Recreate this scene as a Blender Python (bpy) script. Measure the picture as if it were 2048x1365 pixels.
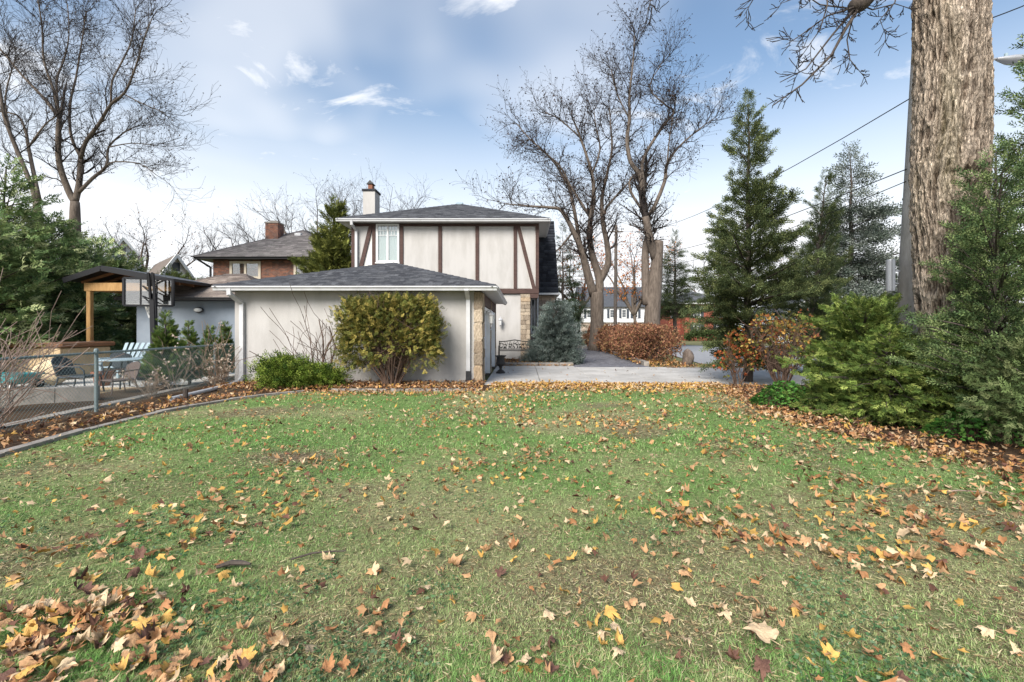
import bpy, math, random
import numpy as np
for o in list(bpy.data.objects): bpy.data.objects.remove(o)
SC = bpy.context.scene
COL = SC.collection
# ------------------------------------------------------------------ camera, sky, sun, exposure
CAM_H = 1.4; FPX = 910.0; CX = 1045.0; CY = 660.0          # photograph geometry: focal length and vanishing point in photo pixels
cam = bpy.data.cameras.new('camera'); cam.lens = 36*FPX/2048; cam.sensor_width = 36; cam.clip_end = 2000; cam.clip_start = 0.05
cam.shift_x = -(CX-1024)/2048; cam.shift_y = -(682.5-CY)/2048
camo = bpy.data.objects.new('camera', cam); COL.objects.link(camo)
camo.location = (0, 0, CAM_H); camo.rotation_euler = (math.radians(90), 0, 0); SC.camera = camo
SUN_EL, SUN_AZ = 38.0, 205.0                                 # degrees; azimuth clockwise from +Y (from behind the camera, a little left)
sl = bpy.data.lights.new('sun', 'SUN'); sl.energy = 2.9; sl.angle = math.radians(32); sl.color = (1.0, 0.95, 0.88)
so = bpy.data.objects.new('sun', sl); COL.objects.link(so); so.location = (-6, -12, 20)
_e, _a = math.radians(SUN_EL), math.radians(SUN_AZ)
_d = (math.sin(_a)*math.cos(_e), math.cos(_a)*math.cos(_e), math.sin(_e))
import mathutils
so.rotation_euler = mathutils.Vector(_d).to_track_quat('Z', 'Y').to_euler()
W = bpy.data.worlds.new('World'); SC.world = W; W.use_nodes = True
nt = W.node_tree; nt.nodes.clear()
def N(t, typ, **kw):
    n = t.nodes.new(typ)
    for k, v in kw.items(): setattr(n, k, v)
    return n
wo = N(nt, 'ShaderNodeOutputWorld'); wb = N(nt, 'ShaderNodeBackground'); wb.inputs[1].default_value = 0.08
sky = N(nt, 'ShaderNodeTexSky', sky_type='NISHITA', sun_disc=False)
sky.sun_elevation = _e; sky.sun_rotation = _a; sky.air_density = 1.3; sky.dust_density = 0.6; sky.ozone_density = 1.6
tc = N(nt, 'ShaderNodeTexCoord'); sep = N(nt, 'ShaderNodeSeparateXYZ'); nt.links.new(tc.outputs['Generated'], sep.inputs[0])
def wmath(op, a, b=None, clamp=False):
    n = N(nt, 'ShaderNodeMath', operation=op); n.use_clamp = clamp
    for i, v in enumerate((a, b)):
        if v is None: continue
        if isinstance(v, (int, float)): n.inputs[i].default_value = v
        else: nt.links.new(v, n.inputs[i])
    return n.outputs[0]
zz = wmath('MAXIMUM', sep.outputs[2], 0.0); den = wmath('ADD', zz, 0.22)
cmb = N(nt, 'ShaderNodeCombineXYZ')
nt.links.new(wmath('DIVIDE', sep.outputs[0], den), cmb.inputs[0]); nt.links.new(wmath('DIVIDE', sep.outputs[1], den), cmb.inputs[1]); cmb.inputs[2].default_value = 4.15
def wnoise(scale, detail, rough, stretch=(1,1,1), off=(0,0,0), dist=0.0):
    mp = N(nt, 'ShaderNodeMapping'); mp.inputs['Scale'].default_value = stretch; mp.inputs['Location'].default_value = off
    nt.links.new(cmb.outputs[0], mp.inputs[0])
    n = N(nt, 'ShaderNodeTexNoise'); n.inputs['Scale'].default_value = scale; n.inputs['Detail'].default_value = detail
    n.inputs['Roughness'].default_value = rough; n.inputs['Distortion'].default_value = dist
    nt.links.new(mp.outputs[0], n.inputs['Vector']); return n.outputs[0]
def wramp(v, lo, hi, interp='SMOOTHSTEP'):
    n = N(nt, 'ShaderNodeMapRange', interpolation_type=interp); nt.links.new(v, n.inputs[0])
    n.inputs[1].default_value = lo; n.inputs[2].default_value = hi; n.inputs[3].default_value = 0; n.inputs[4].default_value = 1
    return n.outputs[0]
big = wramp(wnoise(1.1, 3, 0.55, (1, .8, 1), (0.9, 0.3, 0), .2), 0.44, 0.70)             # broad thin veil
puff = wramp(wnoise(3.4, 9, 0.62, (.8, 1.35, 1), (2.9, 1.6, 0), .5), 0.53, 0.74)         # small wispy clouds
haze_f = wramp(sep.outputs[2], 0.50, 0.10)                                               # cloud deck thickens with air path towards the horizon
f1 = wmath('MULTIPLY', big, 0.5); f2 = wmath('MULTIPLY', puff, 0.85)
ff = wmath('MAXIMUM', f1, f2); ff = wmath('MAXIMUM', ff, wmath('MULTIPLY', haze_f, 0.96))
ff = wmath('ADD', ff, wmath('MULTIPLY', wmath('MULTIPLY', big, haze_f), 0.25), True)
mx = N(nt, 'ShaderNodeMix', data_type='RGBA'); nt.links.new(ff, mx.inputs[0]); nt.links.new(sky.outputs[0], mx.inputs[6])
mx.inputs[7].default_value = (6.3, 6.4, 6.6, 1)
nt.links.new(mx.outputs[2], wb.inputs[0]); nt.links.new(wb.outputs[0], wo.inputs[0])
vs = SC.view_settings; SC.display_settings.display_device = 'sRGB'
vs.view_transform = 'Standard'; vs.look = 'None'; vs.gamma = 1; vs.use_curve_mapping = False; vs.exposure = 1.2
SC.render.engine = 'CYCLES'
SC.cycles.max_bounces = 6; SC.cycles.diffuse_bounces = 3; SC.cycles.transparent_max_bounces = 12

# ------------------------------------------------------------------ helpers
rng = np.random.default_rng(7); R = random.Random(5)
def at(px, py, d):                                           # photo pixel + distance -> a point in the place
    return np.array([(px-CX)*d/FPX, d, CAM_H-(py-CY)*d/FPX])
def hash3(i, j, k, seed):
    h = (i*374761393 + j*668265263 + k*2147483647 + seed*1274126177) & 0xffffffff
    h = ((h ^ (h >> 13))*1274126177) & 0xffffffff
    return ((h ^ (h >> 16)) & 0xffff)/65535.0
def vnoise(x, y, z=0.0, seed=0):
    x, y, z = np.broadcast_arrays(np.asarray(x, float), np.asarray(y, float), np.asarray(z, float))
    xi, yi, zi = np.floor(x).astype(np.int64), np.floor(y).astype(np.int64), np.floor(z).astype(np.int64)
    fx, fy, fz = x-xi, y-yi, z-zi
    fx, fy, fz = [f*f*(3-2*f) for f in (fx, fy, fz)]
    r = 0
    for a in (0, 1):
        for b in (0, 1):
            for c in (0, 1):
                r = r + (fx if a else 1-fx)*(fy if b else 1-fy)*(fz if c else 1-fz)*hash3(xi+a, yi+b, zi+c, seed)
    return r
def fbm(x, y, z=0.0, seed=0, o=3):
    s, a, t = 0, 1.0, 0
    for k in range(o):
        s = s + a*vnoise(np.asarray(x)*2**k, np.asarray(y)*2**k, np.asarray(z)*2**k, seed+k); t += a; a *= .5
    return s/t
def gz(x, y):                                                # the lawn's gentle unevenness
    return 0.05*(fbm(np.asarray(x)*.9+3, np.asarray(y)*.9, 0, 11, 3)-.5)
def nrm(v):
    v = np.asarray(v, float); return v/(np.linalg.norm(v, axis=-1, keepdims=True)+1e-12)

class MB:
    """collects shapes, builds ONE mesh object"""
    def __init__(s): s.v = []; s.f = []
    def add(s, V, F):
        o = len(s.v); s.v += [tuple(map(float, p)) for p in V]; s.f += [tuple(i+o for i in f) for f in F]; return s
    def box(s, x0, x1, y0, y1, z0, z1):
        V = [(x, y, z) for z in (z0, z1) for y in (y0, y1) for x in (x0, x1)]
        return s.add(V, [(0,2,3,1),(4,5,7,6),(0,1,5,4),(2,6,7,3),(0,4,6,2),(1,3,7,5)])
    def bbox(s, x0, x1, y0, y1, z0, z1, b=.01):              # chamfered box
        b = min(b, (x1-x0)/2.2, (y1-y0)/2.2, (z1-z0)/2.2)
        V = []; idx = {}
        cs = [(i, j, k) for i in (0,1) for j in (0,1) for k in (0,1)]
        lo = (x0, y0, z0); hi = (x1, y1, z1)
        for c in cs:
            for ax in range(3):
                p = [ (hi[q] if c[q] else lo[q]) + (0 if q == ax else (-b if c[q] else b)) for q in range(3)]
                idx[(c, ax)] = len(V); V.append(p)
        F = []
        for ax in range(3):
            o1, o2 = [q for q in range(3) if q != ax]
            for sgn in (0, 1):
                ring = []
                for (u, w) in ((0,0),(1,0),(1,1),(0,1)):
                    c = [0,0,0]; c[ax] = sgn; c[o1] = u; c[o2] = w; ring.append(idx[(tuple(c), ax)])
                flip = (sgn == 1) == (ax == 1)
                F.append(tuple(ring if not flip else ring[::-1]))
        for ax in range(3):                                  # edges along ax
            o1, o2 = [q for q in range(3) if q != ax]
            for u in (0, 1):
                for w in (0, 1):
                    c0 = [0,0,0]; c0[o1] = u; c0[o2] = w; c1 = list(c0); c1[ax] = 1; c0, c1 = tuple(c0), tuple(c1)
                    F.append((idx[(c0,o1)], idx[(c1,o1)], idx[(c1,o2)], idx[(c0,o2)]))
        for c in cs: F.append((idx[(c,0)], idx[(c,1)], idx[(c,2)]))
        return s.add(V, F)
    def bar(s, a, b, w, h=None, up=(0,0,1)):                 # rectangular bar a->b
        h = w if h is None else h
        a = np.array(a, float); b = np.array(b, float); d = nrm(b-a); up = np.array(up, float)
        if abs(d@up) > .98: up = np.array((0,1.,0))
        sx = nrm(np.cross(d, up)); sz = np.cross(sx, d)
        V = [p+i*sx*w/2+j*sz*h/2 for p in (a, b) for (i, j) in ((-1,-1),(1,-1),(1,1),(-1,1))]
        return s.add(V, [(0,1,2,3),(7,6,5,4),(0,4,5,1),(1,5,6,2),(2,6,7,3),(3,7,4,0)])
    def tube(s, pts, rad, n=8, cap=True):
        P = np.array(pts, float); m = len(P); rad = np.broadcast_to(np.asarray(rad, float), (m,))
        T = np.gradient(P, axis=0); T = nrm(T)
        ref = np.array((0,0,1.)) if abs(T[0][2]) < .9 else np.array((1.,0,0))
        u = nrm(np.cross(T[0], ref)); V = []
        ang = np.arange(n)*2*math.pi/n
        for i in range(m):
            u = nrm(u-T[i]*(u@T[i])); w = np.cross(T[i], u)
            for a in ang: V.append(P[i]+rad[i]*(math.cos(a)*u+math.sin(a)*w))
        F = [(i*n+j, i*n+(j+1)%n, (i+1)*n+(j+1)%n, (i+1)*n+j) for i in range(m-1) for j in range(n)]
        if cap: F += [tuple(range(n))[::-1], tuple((m-1)*n+j for j in range(n))]
        return s.add(V, F)
    def lathe(s, prof, c, n=20):
        V = []; F = []
        for (r, z) in prof:
            for j in range(n):
                a = 2*math.pi*j/n; V.append((c[0]+r*math.cos(a), c[1]+r*math.sin(a), c[2]+z))
        m = len(prof)
        F = [(i*n+j, i*n+(j+1)%n, (i+1)*n+(j+1)%n, (i+1)*n+j) for i in range(m-1) for j in range(n)]
        F += [tuple(range(n))[::-1], tuple((m-1)*n+j for j in range(n))]
        return s.add(V, F)
    def prism(s, poly, ext):                                 # planar 3-D polygon extruded by vector
        P = [np.array(p, float) for p in poly]; e = np.array(ext, float); n = len(P)
        return s.add(P+[p+e for p in P], [tuple(range(n))[::-1], tuple(range(n, 2*n))]+[(i, (i+1)%n, (i+1)%n+n, i+n) for i in range(n)])

LOC = {}
def fast_mesh(name, V, F, col=None, smooth=False):
    me = bpy.data.meshes.new(name); V = np.asarray(V, np.float32); F = np.asarray(F, np.int32); n, k = F.shape
    me.vertices.add(len(V)); me.vertices.foreach_set('co', V.ravel())
    me.loops.add(n*k); me.loops.foreach_set('vertex_index', F.ravel())
    me.polygons.add(n); me.polygons.foreach_set('loop_start', np.arange(0, n*k, k, dtype=np.int32))
    me.update(calc_edges=True)
    if col is not None: set_col(me, col)
    if smooth: me.polygons.foreach_set('use_smooth', np.ones(n, bool))
    return me
def set_col(me, col):
    c = np.ones((len(me.vertices), 4), np.float32); c[:, :3] = col
    at_ = me.attributes.new('Col', 'FLOAT_COLOR', 'POINT'); at_.data.foreach_set('color', c.ravel())
def tag(o, label=None, cat=None, group=None, kind=None):
    for k, v in (('label', label), ('category', cat), ('group', group), ('kind', kind)):
        if v: o[k] = v
    return o
def root(name, loc, label, cat, group=None):
    o = bpy.data.objects.new(name, None); COL.objects.link(o); o.empty_display_size = .1
    o.location = tuple(map(float, loc)); LOC[o.name] = np.array(loc, float); return tag(o, label, cat, group)
def obj(name, geo, mat, parent=None, label=None, cat=None, group=None, kind=None, col=None, smooth=False):
    """geo in place coordinates: MB, (V,F) or a mesh"""
    if isinstance(geo, MB): V = np.array(geo.v); F = geo.f
    else: V, F = geo; V = np.asarray(V, float)
    if parent is not None: org = LOC[parent.name]
    else: org = np.array([(V[:,0].min()+V[:,0].max())/2, (V[:,1].min()+V[:,1].max())/2, V[:,2].min()])
    Vl = V-org
    if isinstance(F, np.ndarray): me = fast_mesh(name, Vl, F)
    else:
        me = bpy.data.meshes.new(name); me.from_pydata([tuple(p) for p in Vl], [], F); me.update()
    if col is not None: set_col(me, col)
    if smooth: me.polygons.foreach_set('use_smooth', np.ones(len(me.polygons), bool))
    if mat is not None: me.materials.append(M[mat] if isinstance(mat, str) else mat)
    o = bpy.data.objects.new(name, me); COL.objects.link(o)
    if parent is not None: o.parent = parent
    if parent is None: o.location = tuple(org)
    LOC[o.name] = org
    return tag(o, label, cat, group, kind)
def inst(name, me, parent, loc, rot=(0,0,0), sc=(1,1,1)):    # an alike piece sharing mesh data
    o = bpy.data.objects.new(name, me); COL.objects.link(o)
    if parent is not None: o.parent = parent; loc = np.array(loc)-LOC[parent.name]
    o.location = tuple(map(float, loc)); o.rotation_euler = rot; o.scale = sc; return o

# ------------------------------------------------------------------ materials
M = {}
def mat(name, c, rough=.8, c2=None, scale=6.0, detail=4, bump=0.0, bscale=None, stretch=(1,1,1), metal=0.0, spec=.3, objrand=None, lo=.35, hi=.65, rot=(0,0,0), coat=0):
    m = bpy.data.materials.new(name); m.use_nodes = True; t = m.node_tree; b = t.nodes['Principled BSDF']
    b.inputs['Roughness'].default_value = rough; b.inputs['Metallic'].default_value = metal; b.inputs['Specular IOR Level'].default_value = spec
    b.inputs['Base Color'].default_value = (*c, 1)
    if c2 is not None or bump:
        tcn = N(t, 'ShaderNodeTexCoord'); mp = N(t, 'ShaderNodeMapping'); mp.inputs['Scale'].default_value = stretch; mp.inputs['Rotation'].default_value = rot
        t.links.new(tcn.outputs['Object'], mp.inputs[0])
    if c2 is not None:
        n = N(t, 'ShaderNodeTexNoise'); n.inputs['Scale'].default_value = scale; n.inputs['Detail'].default_value = detail; n.inputs['Roughness'].default_value = .62
        t.links.new(mp.outputs[0], n.inputs['Vector'])
        r = N(t, 'ShaderNodeMapRange'); r.inputs[1].default_value = lo; r.inputs[2].default_value = hi; t.links.new(n.outputs[0], r.inputs[0])
        x = N(t, 'ShaderNodeMix', data_type='RGBA'); x.inputs[6].default_value = (*c, 1); x.inputs[7].default_value = (*c2, 1)
        t.links.new(r.outputs[0], x.inputs[0]); out = x.outputs[2]
        if objrand:
            oi = N(t, 'ShaderNodeObjectInfo'); rp = N(t, 'ShaderNodeValToRGB'); t.links.new(oi.outputs['Random'], rp.inputs[0])
            el = rp.color_ramp.elements
            for i, cc in enumerate(objrand):
                p = i/(len(objrand)-1)
                e = el[i] if i < 2 else el.new(p)
                e.position = p
            for i, cc in enumerate(objrand): rp.color_ramp.elements[i].color = (*cc, 1)
            y = N(t, 'ShaderNodeMix', data_type='RGBA', blend_type='MULTIPLY'); y.inputs[0].default_value = 1
            t.links.new(out, y.inputs[6]); t.links.new(rp.outputs[0], y.inputs[7]); out = y.outputs[2]
        t.links.new(out, b.inputs['Base Color'])
    if bump:
        n2 = N(t, 'ShaderNodeTexNoise'); n2.inputs['Scale'].default_value = bscale or scale*6; n2.inputs['Detail'].default_value = 5
        t.links.new(mp.outputs[0], n2.inputs['Vector'])
        bp = N(t, 'ShaderNodeBump'); bp.inputs['Strength'].default_value = bump; bp.inputs['Distance'].default_value = .02
        t.links.new(n2.outputs[0], bp.inputs['Height']); t.links.new(bp.outputs[0], b.inputs['Normal'])
    M[name] = m; return m
def colmat(name, rough=.8, trans=0.0, noise=0.0, nscale=30, bump=0.0, spec=.25):
    """colour comes from the pieces' own colour attribute"""
    m = bpy.data.materials.new(name); m.use_nodes = True; t = m.node_tree; b = t.nodes['Principled BSDF']
    b.inputs['Roughness'].default_value = rough; b.inputs['Specular IOR Level'].default_value = spec
    a = N(t, 'ShaderNodeAttribute', attribute_name='Col'); out = a.outputs[0]
    if noise:
        tcn = N(t, 'ShaderNodeTexCoord'); n = N(t, 'ShaderNodeTexNoise'); n.inputs['Scale'].default_value = nscale; n.inputs['Detail'].default_value = 5
        t.links.new(tcn.outputs['Object'], n.inputs['Vector'])
        r = N(t, 'ShaderNodeMapRange'); r.inputs[1].default_value = .3; r.inputs[2].default_value = .7; r.inputs[3].default_value = 1-noise; r.inputs[4].default_value = 1+noise
        t.links.new(n.outputs[0], r.inputs[0])
        y = N(t, 'ShaderNodeVectorMath', operation='SCALE'); t.links.new(out, y.inputs[0]); t.links.new(r.outputs[0], y.inputs['Scale']); out = y.outputs[0]
        if bump:
            bp = N(t, 'ShaderNodeBump'); bp.inputs['Strength'].default_value = bump; bp.inputs['Distance'].default_value = .01
            t.links.new(n.outputs[0], bp.inputs['Height']); t.links.new(bp.outputs[0], b.inputs['Normal'])
    t.links.new(out, b.inputs['Base Color'])
    if trans:
        tr = N(t, 'ShaderNodeBsdfTranslucent'); t.links.new(out, tr.inputs[0]); ms = N(t, 'ShaderNodeMixShader'); ms.inputs[0].default_value = trans
        t.links.new(b.outputs[0], ms.inputs[1]); t.links.new(tr.outputs[0], ms.inputs[2]); t.links.new(ms.outputs[0], t.nodes['Material Output'].inputs[0])
    M[name] = m; return m
def brickmat(name, c1, c2, mortar, bw=.21, bh=.075, rot=(math.radians(90),0,0)):
    m = bpy.data.materials.new(name); m.use_nodes = True; t = m.node_tree; b = t.nodes['Principled BSDF']; b.inputs['Roughness'].default_value = .9
    tcn = N(t, 'ShaderNodeTexCoord'); sp = N(t, 'ShaderNodeSeparateXYZ'); t.links.new(tcn.outputs['Object'], sp.inputs[0])
    ad = N(t, 'ShaderNodeMath', operation='ADD'); t.links.new(sp.outputs[0], ad.inputs[0]); t.links.new(sp.outputs[1], ad.inputs[1])
    cb = N(t, 'ShaderNodeCombineXYZ'); t.links.new(ad.outputs[0], cb.inputs[0]); t.links.new(sp.outputs[2], cb.inputs[1])
    br = N(t, 'ShaderNodeTexBrick'); br.inputs['Scale'].default_value = 1; br.inputs['Brick Width'].default_value = bw; br.inputs['Row Height'].default_value = bh
    br.inputs['Mortar Size'].default_value = .006; br.inputs['Color1'].default_value = (*c1, 1); br.inputs['Color2'].default_value = (*c2, 1); br.inputs['Mortar'].default_value = (*mortar, 1); br.inputs['Bias'].default_value = 0
    t.links.new(cb.outputs[0], br.inputs['Vector'])
    n = N(t, 'ShaderNodeTexNoise'); n.inputs['Scale'].default_value = 3.5; n.inputs['Detail'].default_value = 6; t.links.new(tcn.outputs['Object'], n.inputs['Vector'])
    r = N(t, 'ShaderNodeMapRange'); r.inputs[1].default_value = .3; r.inputs[2].default_value = .7; r.inputs[3].default_value = .6; r.inputs[4].default_value = 1.35; t.links.new(n.outputs[0], r.inputs[0])
    y = N(t, 'ShaderNodeVectorMath', operation='SCALE'); t.links.new(br.outputs[0], y.inputs[0]); t.links.new(r.outputs[0], y.inputs['Scale']); t.links.new(y.outputs[0], b.inputs['Base Color'])
    bp = N(t, 'ShaderNodeBump'); bp.inputs['Distance'].default_value = .01; bp.inputs['Strength'].default_value = .6; bp.invert = True
    t.links.new(br.outputs['Fac'], bp.inputs['Height']); t.links.new(bp.outputs[0], b.inputs['Normal']); M[name] = m
def glassmat(name, tint=(.9,.95,.95), gl=.22):
    m = bpy.data.materials.new(name); m.use_nodes = True; t = m.node_tree; t.nodes.remove(t.nodes['Principled BSDF'])
    tr = N(t, 'ShaderNodeBsdfTransparent'); tr.inputs[0].default_value = (*tint, 1); g = N(t, 'ShaderNodeBsdfGlossy'); g.inputs['Roughness'].default_value = .03
    ms = N(t, 'ShaderNodeMixShader'); ms.inputs[0].default_value = gl
    t.links.new(tr.outputs[0], ms.inputs[1]); t.links.new(g.outputs[0], ms.inputs[2]); t.links.new(ms.outputs[0], t.nodes['Material Output'].inputs[0]); M[name] = m

mat('stucco', (.37,.352,.327), .92, (.465,.446,.423), 1.3, 10, .5, 60, stretch=(1.6,1.6,.45), lo=.28, hi=.58)
mat('stucco_edge', (.66,.635,.59), .9)
mat('stucco_grey', (.20,.235,.275), .9, (.235,.27,.31), 2, 5, .3, 80)
mat('timber', (.055,.031,.026), .7, (.085,.047,.038), 3, 5, .2, 40, stretch=(1,1,4))
mat('white_metal', (.56,.56,.56), .5, (.48,.48,.48), 4, 4)
mat('soffit', (.55,.54,.53), .7)
mat('roof_deck', (.035,.035,.04), .95)
mat('mortar', (.20,.17,.14), .95, (.27,.235,.195), 14)
mat('stone', (.235,.195,.15), .9, (.50,.43,.345), 7, 6, .9, 16, objrand=((1.1,1.08,1.02),(.72,.66,.6),(1.25,1.2,1.12),(.58,.54,.5),(1.15,1.0,.82)))
mat('stone_grey', (.24,.20,.165), .9, (.40,.34,.28), 8, 6, .9, 20, objrand=((1,1,1),(.75,.7,.68),(1.25,1.15,1.05),(.9,.85,.8)))
mat('dark_metal', (.022,.022,.024), .5, (.035,.035,.036), 20)
mat('black_paint', (.012,.012,.014), .45)
mat('lamp_metal', (.48,.48,.49), .4, metal=.2)
mat('frosted', (.62,.62,.60), .25, spec=.5)
mat('curtain', (.60,.60,.57), .9, (.70,.70,.67), 9, 2, stretch=(6,1,.3))
mat('room_dark', (.05,.05,.05), .9)
glassmat('glass'); glassmat('board_glass', (.92,.92,.90), .30)
mat('pane_dark', (.05,.06,.07), .08, spec=.6)
mat('white_paint', (.78,.78,.76), .6, (.72,.72,.70), 5)
mat('door_white', (.70,.72,.74), .5, (.66,.68,.71), 4)
mat('cream_paint', (.52,.45,.35), .7)
mat('shutter', (.05,.06,.075), .6)
mat('cedar_wood', (.30,.165,.06), .7, (.42,.25,.10), 5, 5, .2, 40, stretch=(4,4,.6))
mat('wood_brown', (.16,.075,.04), .7, (.24,.12,.06), 6, 5, stretch=(.6,4,4))
mat('tan_board', (.42,.30,.17), .8, (.54,.40,.24), 5, 5)
mat('hide', (.55,.42,.26), .9, (.66,.52,.34), 8)
mat('teal', (.015,.21,.23), .45, (.02,.25,.27), 5)
mat('wicker', (.03,.04,.05), .7, (.06,.07,.08), 60)
mat('wicker_brown', (.07,.05,.045), .8, (.13,.095,.08), 60)
mat('adirondack', (.28,.36,.40), .6)
mat('concrete', (.335,.318,.292), .9, (.48,.46,.43), 1.3, 9, .35, 60, lo=.32, hi=.62)
mat('concrete_old', (.20,.18,.155), .95, (.33,.30,.265), 5, 7, .6, 40)
mat('concrete_pole', (.25,.235,.215), .9, (.36,.34,.315), 9, 6, .5, 60, stretch=(1,1,.25))
mat('patio', (.42,.40,.36), .9, (.52,.50,.46), 3, 6)
mat('asphalt', (.24,.245,.255), .9, (.30,.305,.315), 3, 7, .3, 90)
mat('cast_iron', (.03,.028,.026), .6, (.055,.05,.046), 25, 5, .3, 60)
mat('galv', (.19,.235,.24), .55, (.15,.19,.195), 30, metal=.3)
mat('fence_wire', (.17,.235,.23), .5, metal=.2)
mat('fence_green', (.02,.10,.08), .6, metal=.0)
mat('pipe_grey', (.45,.45,.46), .4, metal=.5)
mat('wire', (.012,.012,.012), .6)
mat('pole_wood', (.13,.105,.085), .9, (.20,.165,.14), 6, 5, .4, 40, stretch=(3,3,.3))
mat('bark', (.085,.066,.052), .95, (.17,.137,.11), 5, 6, .8, 18, stretch=(2.2,2.2,.5))
mat('bark_dark', (.05,.04,.034), .95, (.10,.08,.066), 6, 6, .6, 18, stretch=(2,2,.5))
mat('bark_pale', (.13,.105,.083), .95, (.24,.20,.163), 5, 6, .7, 18, stretch=(2.2,2.2,.5))
mat('twig', (.033,.026,.023), .95)
mat('twig_tan', (.20,.145,.115), .95, (.30,.22,.18), 9)
mat('twig_brown', (.115,.075,.055), .95)
mat('dry_weed', (.20,.14,.095), .95, (.30,.22,.155), 20)
mat('boulder', (.10,.075,.06), .9, (.24,.19,.155), 7, 7, .9, 18)
mat('soil', (.06,.042,.028), 1, (.11,.078,.05), 9, 7, .8, 60)
mat('far_wall', (.72,.73,.74), .8)
mat('roof_far', (.055,.06,.07), .95, (.085,.09,.10), 4)
mat('roof_brown', (.12,.10,.085), .95, (.17,.14,.12), 4)
brickmat('brick', (.26,.095,.05), (.10,.055,.043), (.17,.14,.115))
brickmat('brick_red', (.32,.062,.028), (.22,.042,.022), (.25,.16,.12))
brickmat('brick_pale', (.30,.23,.18), (.42,.34,.27), (.36,.32,.28), .3, .12)
brickmat('clapboard', (.72,.73,.74), (.70,.71,.72), (.45,.46,.48), 9, .16)
colmat('shingle', .95, 0, .35, 45, .5)
colmat('leaf', .8, .25, spec=.12); colmat('needle', .9, .12, spec=.06); colmat('dead_leaf', .85, .12, .22, 28, spec=.1); colmat('grass', .95, .2, spec=.04); colmat('paver', .9, 0, .25, 25, .4)
# ------------------------------------------------------------------ the setting: ground, lawn, paving, road
def sheet(name, poly, z, m, kind='structure', thick=None):
    b = MB()
    if thick: b.prism([(x, y, z-thick) for x, y in poly], (0,0,thick))
    else: b.add([(x, y, z) for x, y in poly], [tuple(range(len(poly)))])
    return obj(name, b, m, kind=kind)
mat('far_grass', (.10,.115,.045), 1, (.19,.17,.075), .8, 8, lo=.35, hi=.62)
sheet('ground', [(-400,-60),(400,-60),(400,900),(-400,900)], -.09, 'far_grass')
# lawn ground: grass roots, thatch and bare soil
def lawn_material():
    m = bpy.data.materials.new('lawn_soil'); m.use_nodes = True; t = m.node_tree; b = t.nodes['Principled BSDF']; b.inputs['Roughness'].default_value = 1; b.inputs['Specular IOR Level'].default_value = .1
    a = N(t, 'ShaderNodeAttribute', attribute_name='Col'); tcn = N(t, 'ShaderNodeTexCoord')
    n = N(t, 'ShaderNodeTexNoise'); n.inputs['Scale'].default_value = 38; n.inputs['Detail'].default_value = 10; n.inputs['Roughness'].default_value = .9; t.links.new(tcn.outputs['Object'], n.inputs['Vector'])
    r = N(t, 'ShaderNodeMapRange'); r.inputs[1].default_value = .36; r.inputs[2].default_value = .64; r.inputs[3].default_value = .12; r.inputs[4].default_value = 1.75; t.links.new(n.outputs[0], r.inputs[0])
    y = N(t, 'ShaderNodeVectorMath', operation='SCALE'); t.links.new(a.outputs[0], y.inputs[0]); t.links.new(r.outputs[0], y.inputs['Scale']); t.links.new(y.outputs[0], b.inputs['Base Color'])
    bp = N(t, 'ShaderNodeBump'); bp.inputs['Distance'].default_value = .02; bp.inputs['Strength'].default_value = .7; t.links.new(n.outputs[0], bp.inputs['Height']); t.links.new(bp.outputs[0], b.inputs['Normal']); M['lawn_soil'] = m
lawn_material()
EDGE = [(-4.3,.2),(-4.9,2.0),(-5.45,3.6),(-5.8,5.0),(-6.05,6.4),(-6.1,7.9),(-5.7,9.3),(-4.9,10.25)]   # stone edging, left side of the lawn
RBED = [(5.0,11.35),(4.55,9.2),(4.2,7.6),(4.3,6.1),(4.65,5.3),(4.75,4.3),(4.8,2.0),(5.0,-1)]        # right bed boundary
def in_left_bed(x, y):
    ex = np.interp(y, [p[1] for p in EDGE], [p[0] for p in EDGE]); return (x < ex) | (y > 10.35) & (x < -.75)
def in_right_bed(x, y):
    ys = [p[1] for p in RBED][::-1]; xs = [p[0] for p in RBED][::-1]; return x > np.interp(y, ys, xs)
def bare(x, y):                                              # 0..1 how thin the grass is
    x = np.asarray(x); y = np.asarray(y)
    b = np.clip((fbm(x*1.3+7, y*1.3, 0, 31, 4)-.57)*4, 0, .6)
    for (cx, cy, rx, ry, k) in ((-2.55,5.0,.55,.33,1.1),(.35,2.45,.5,.4,.6),(1.0,2.9,.5,.35,.45),(-3.3,4.0,.7,.4,.5),(2.6,2.1,.7,.35,.5),(-1.3,3.2,.7,.35,.35),(1.9,3.4,.5,.3,.4),(-.9,2.1,.5,.25,.4)):
        b = np.maximum(b, k*np.exp(-((x-cx)/rx)**2-((y-cy)/ry)**2))
    return np.clip(b, 0, 1)
def green(x, y): return np.clip((fbm(np.asarray(x)*.8+1.7, np.asarray(y)*1.0+.4, 0, 71, 4)-.31)*3.6, 0, 1)
nx, ny = 140, 110
gx, gy = np.meshgrid(np.linspace(-9.3, 9.45, nx), np.linspace(-3.5, 11.58, ny))
lz = gz(gx, gy)*np.clip((11.3-gy)/1.0, 0, 1)
LV = np.stack([gx.ravel(), gy.ravel(), lz.ravel()], 1)
ii = np.arange(nx*ny).reshape(ny, nx)
LF = np.stack([ii[:-1,:-1].ravel(), ii[:-1,1:].ravel(), ii[1:,1:].ravel(), ii[1:,:-1].ravel()], 1)
bb = bare(LV[:,0], LV[:,1])[:,None]; g_ = green(LV[:,0], LV[:,1])[:,None]
bed = (in_left_bed(LV[:,0], LV[:,1]) | in_right_bed(LV[:,0], LV[:,1]))[:,None]
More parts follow.
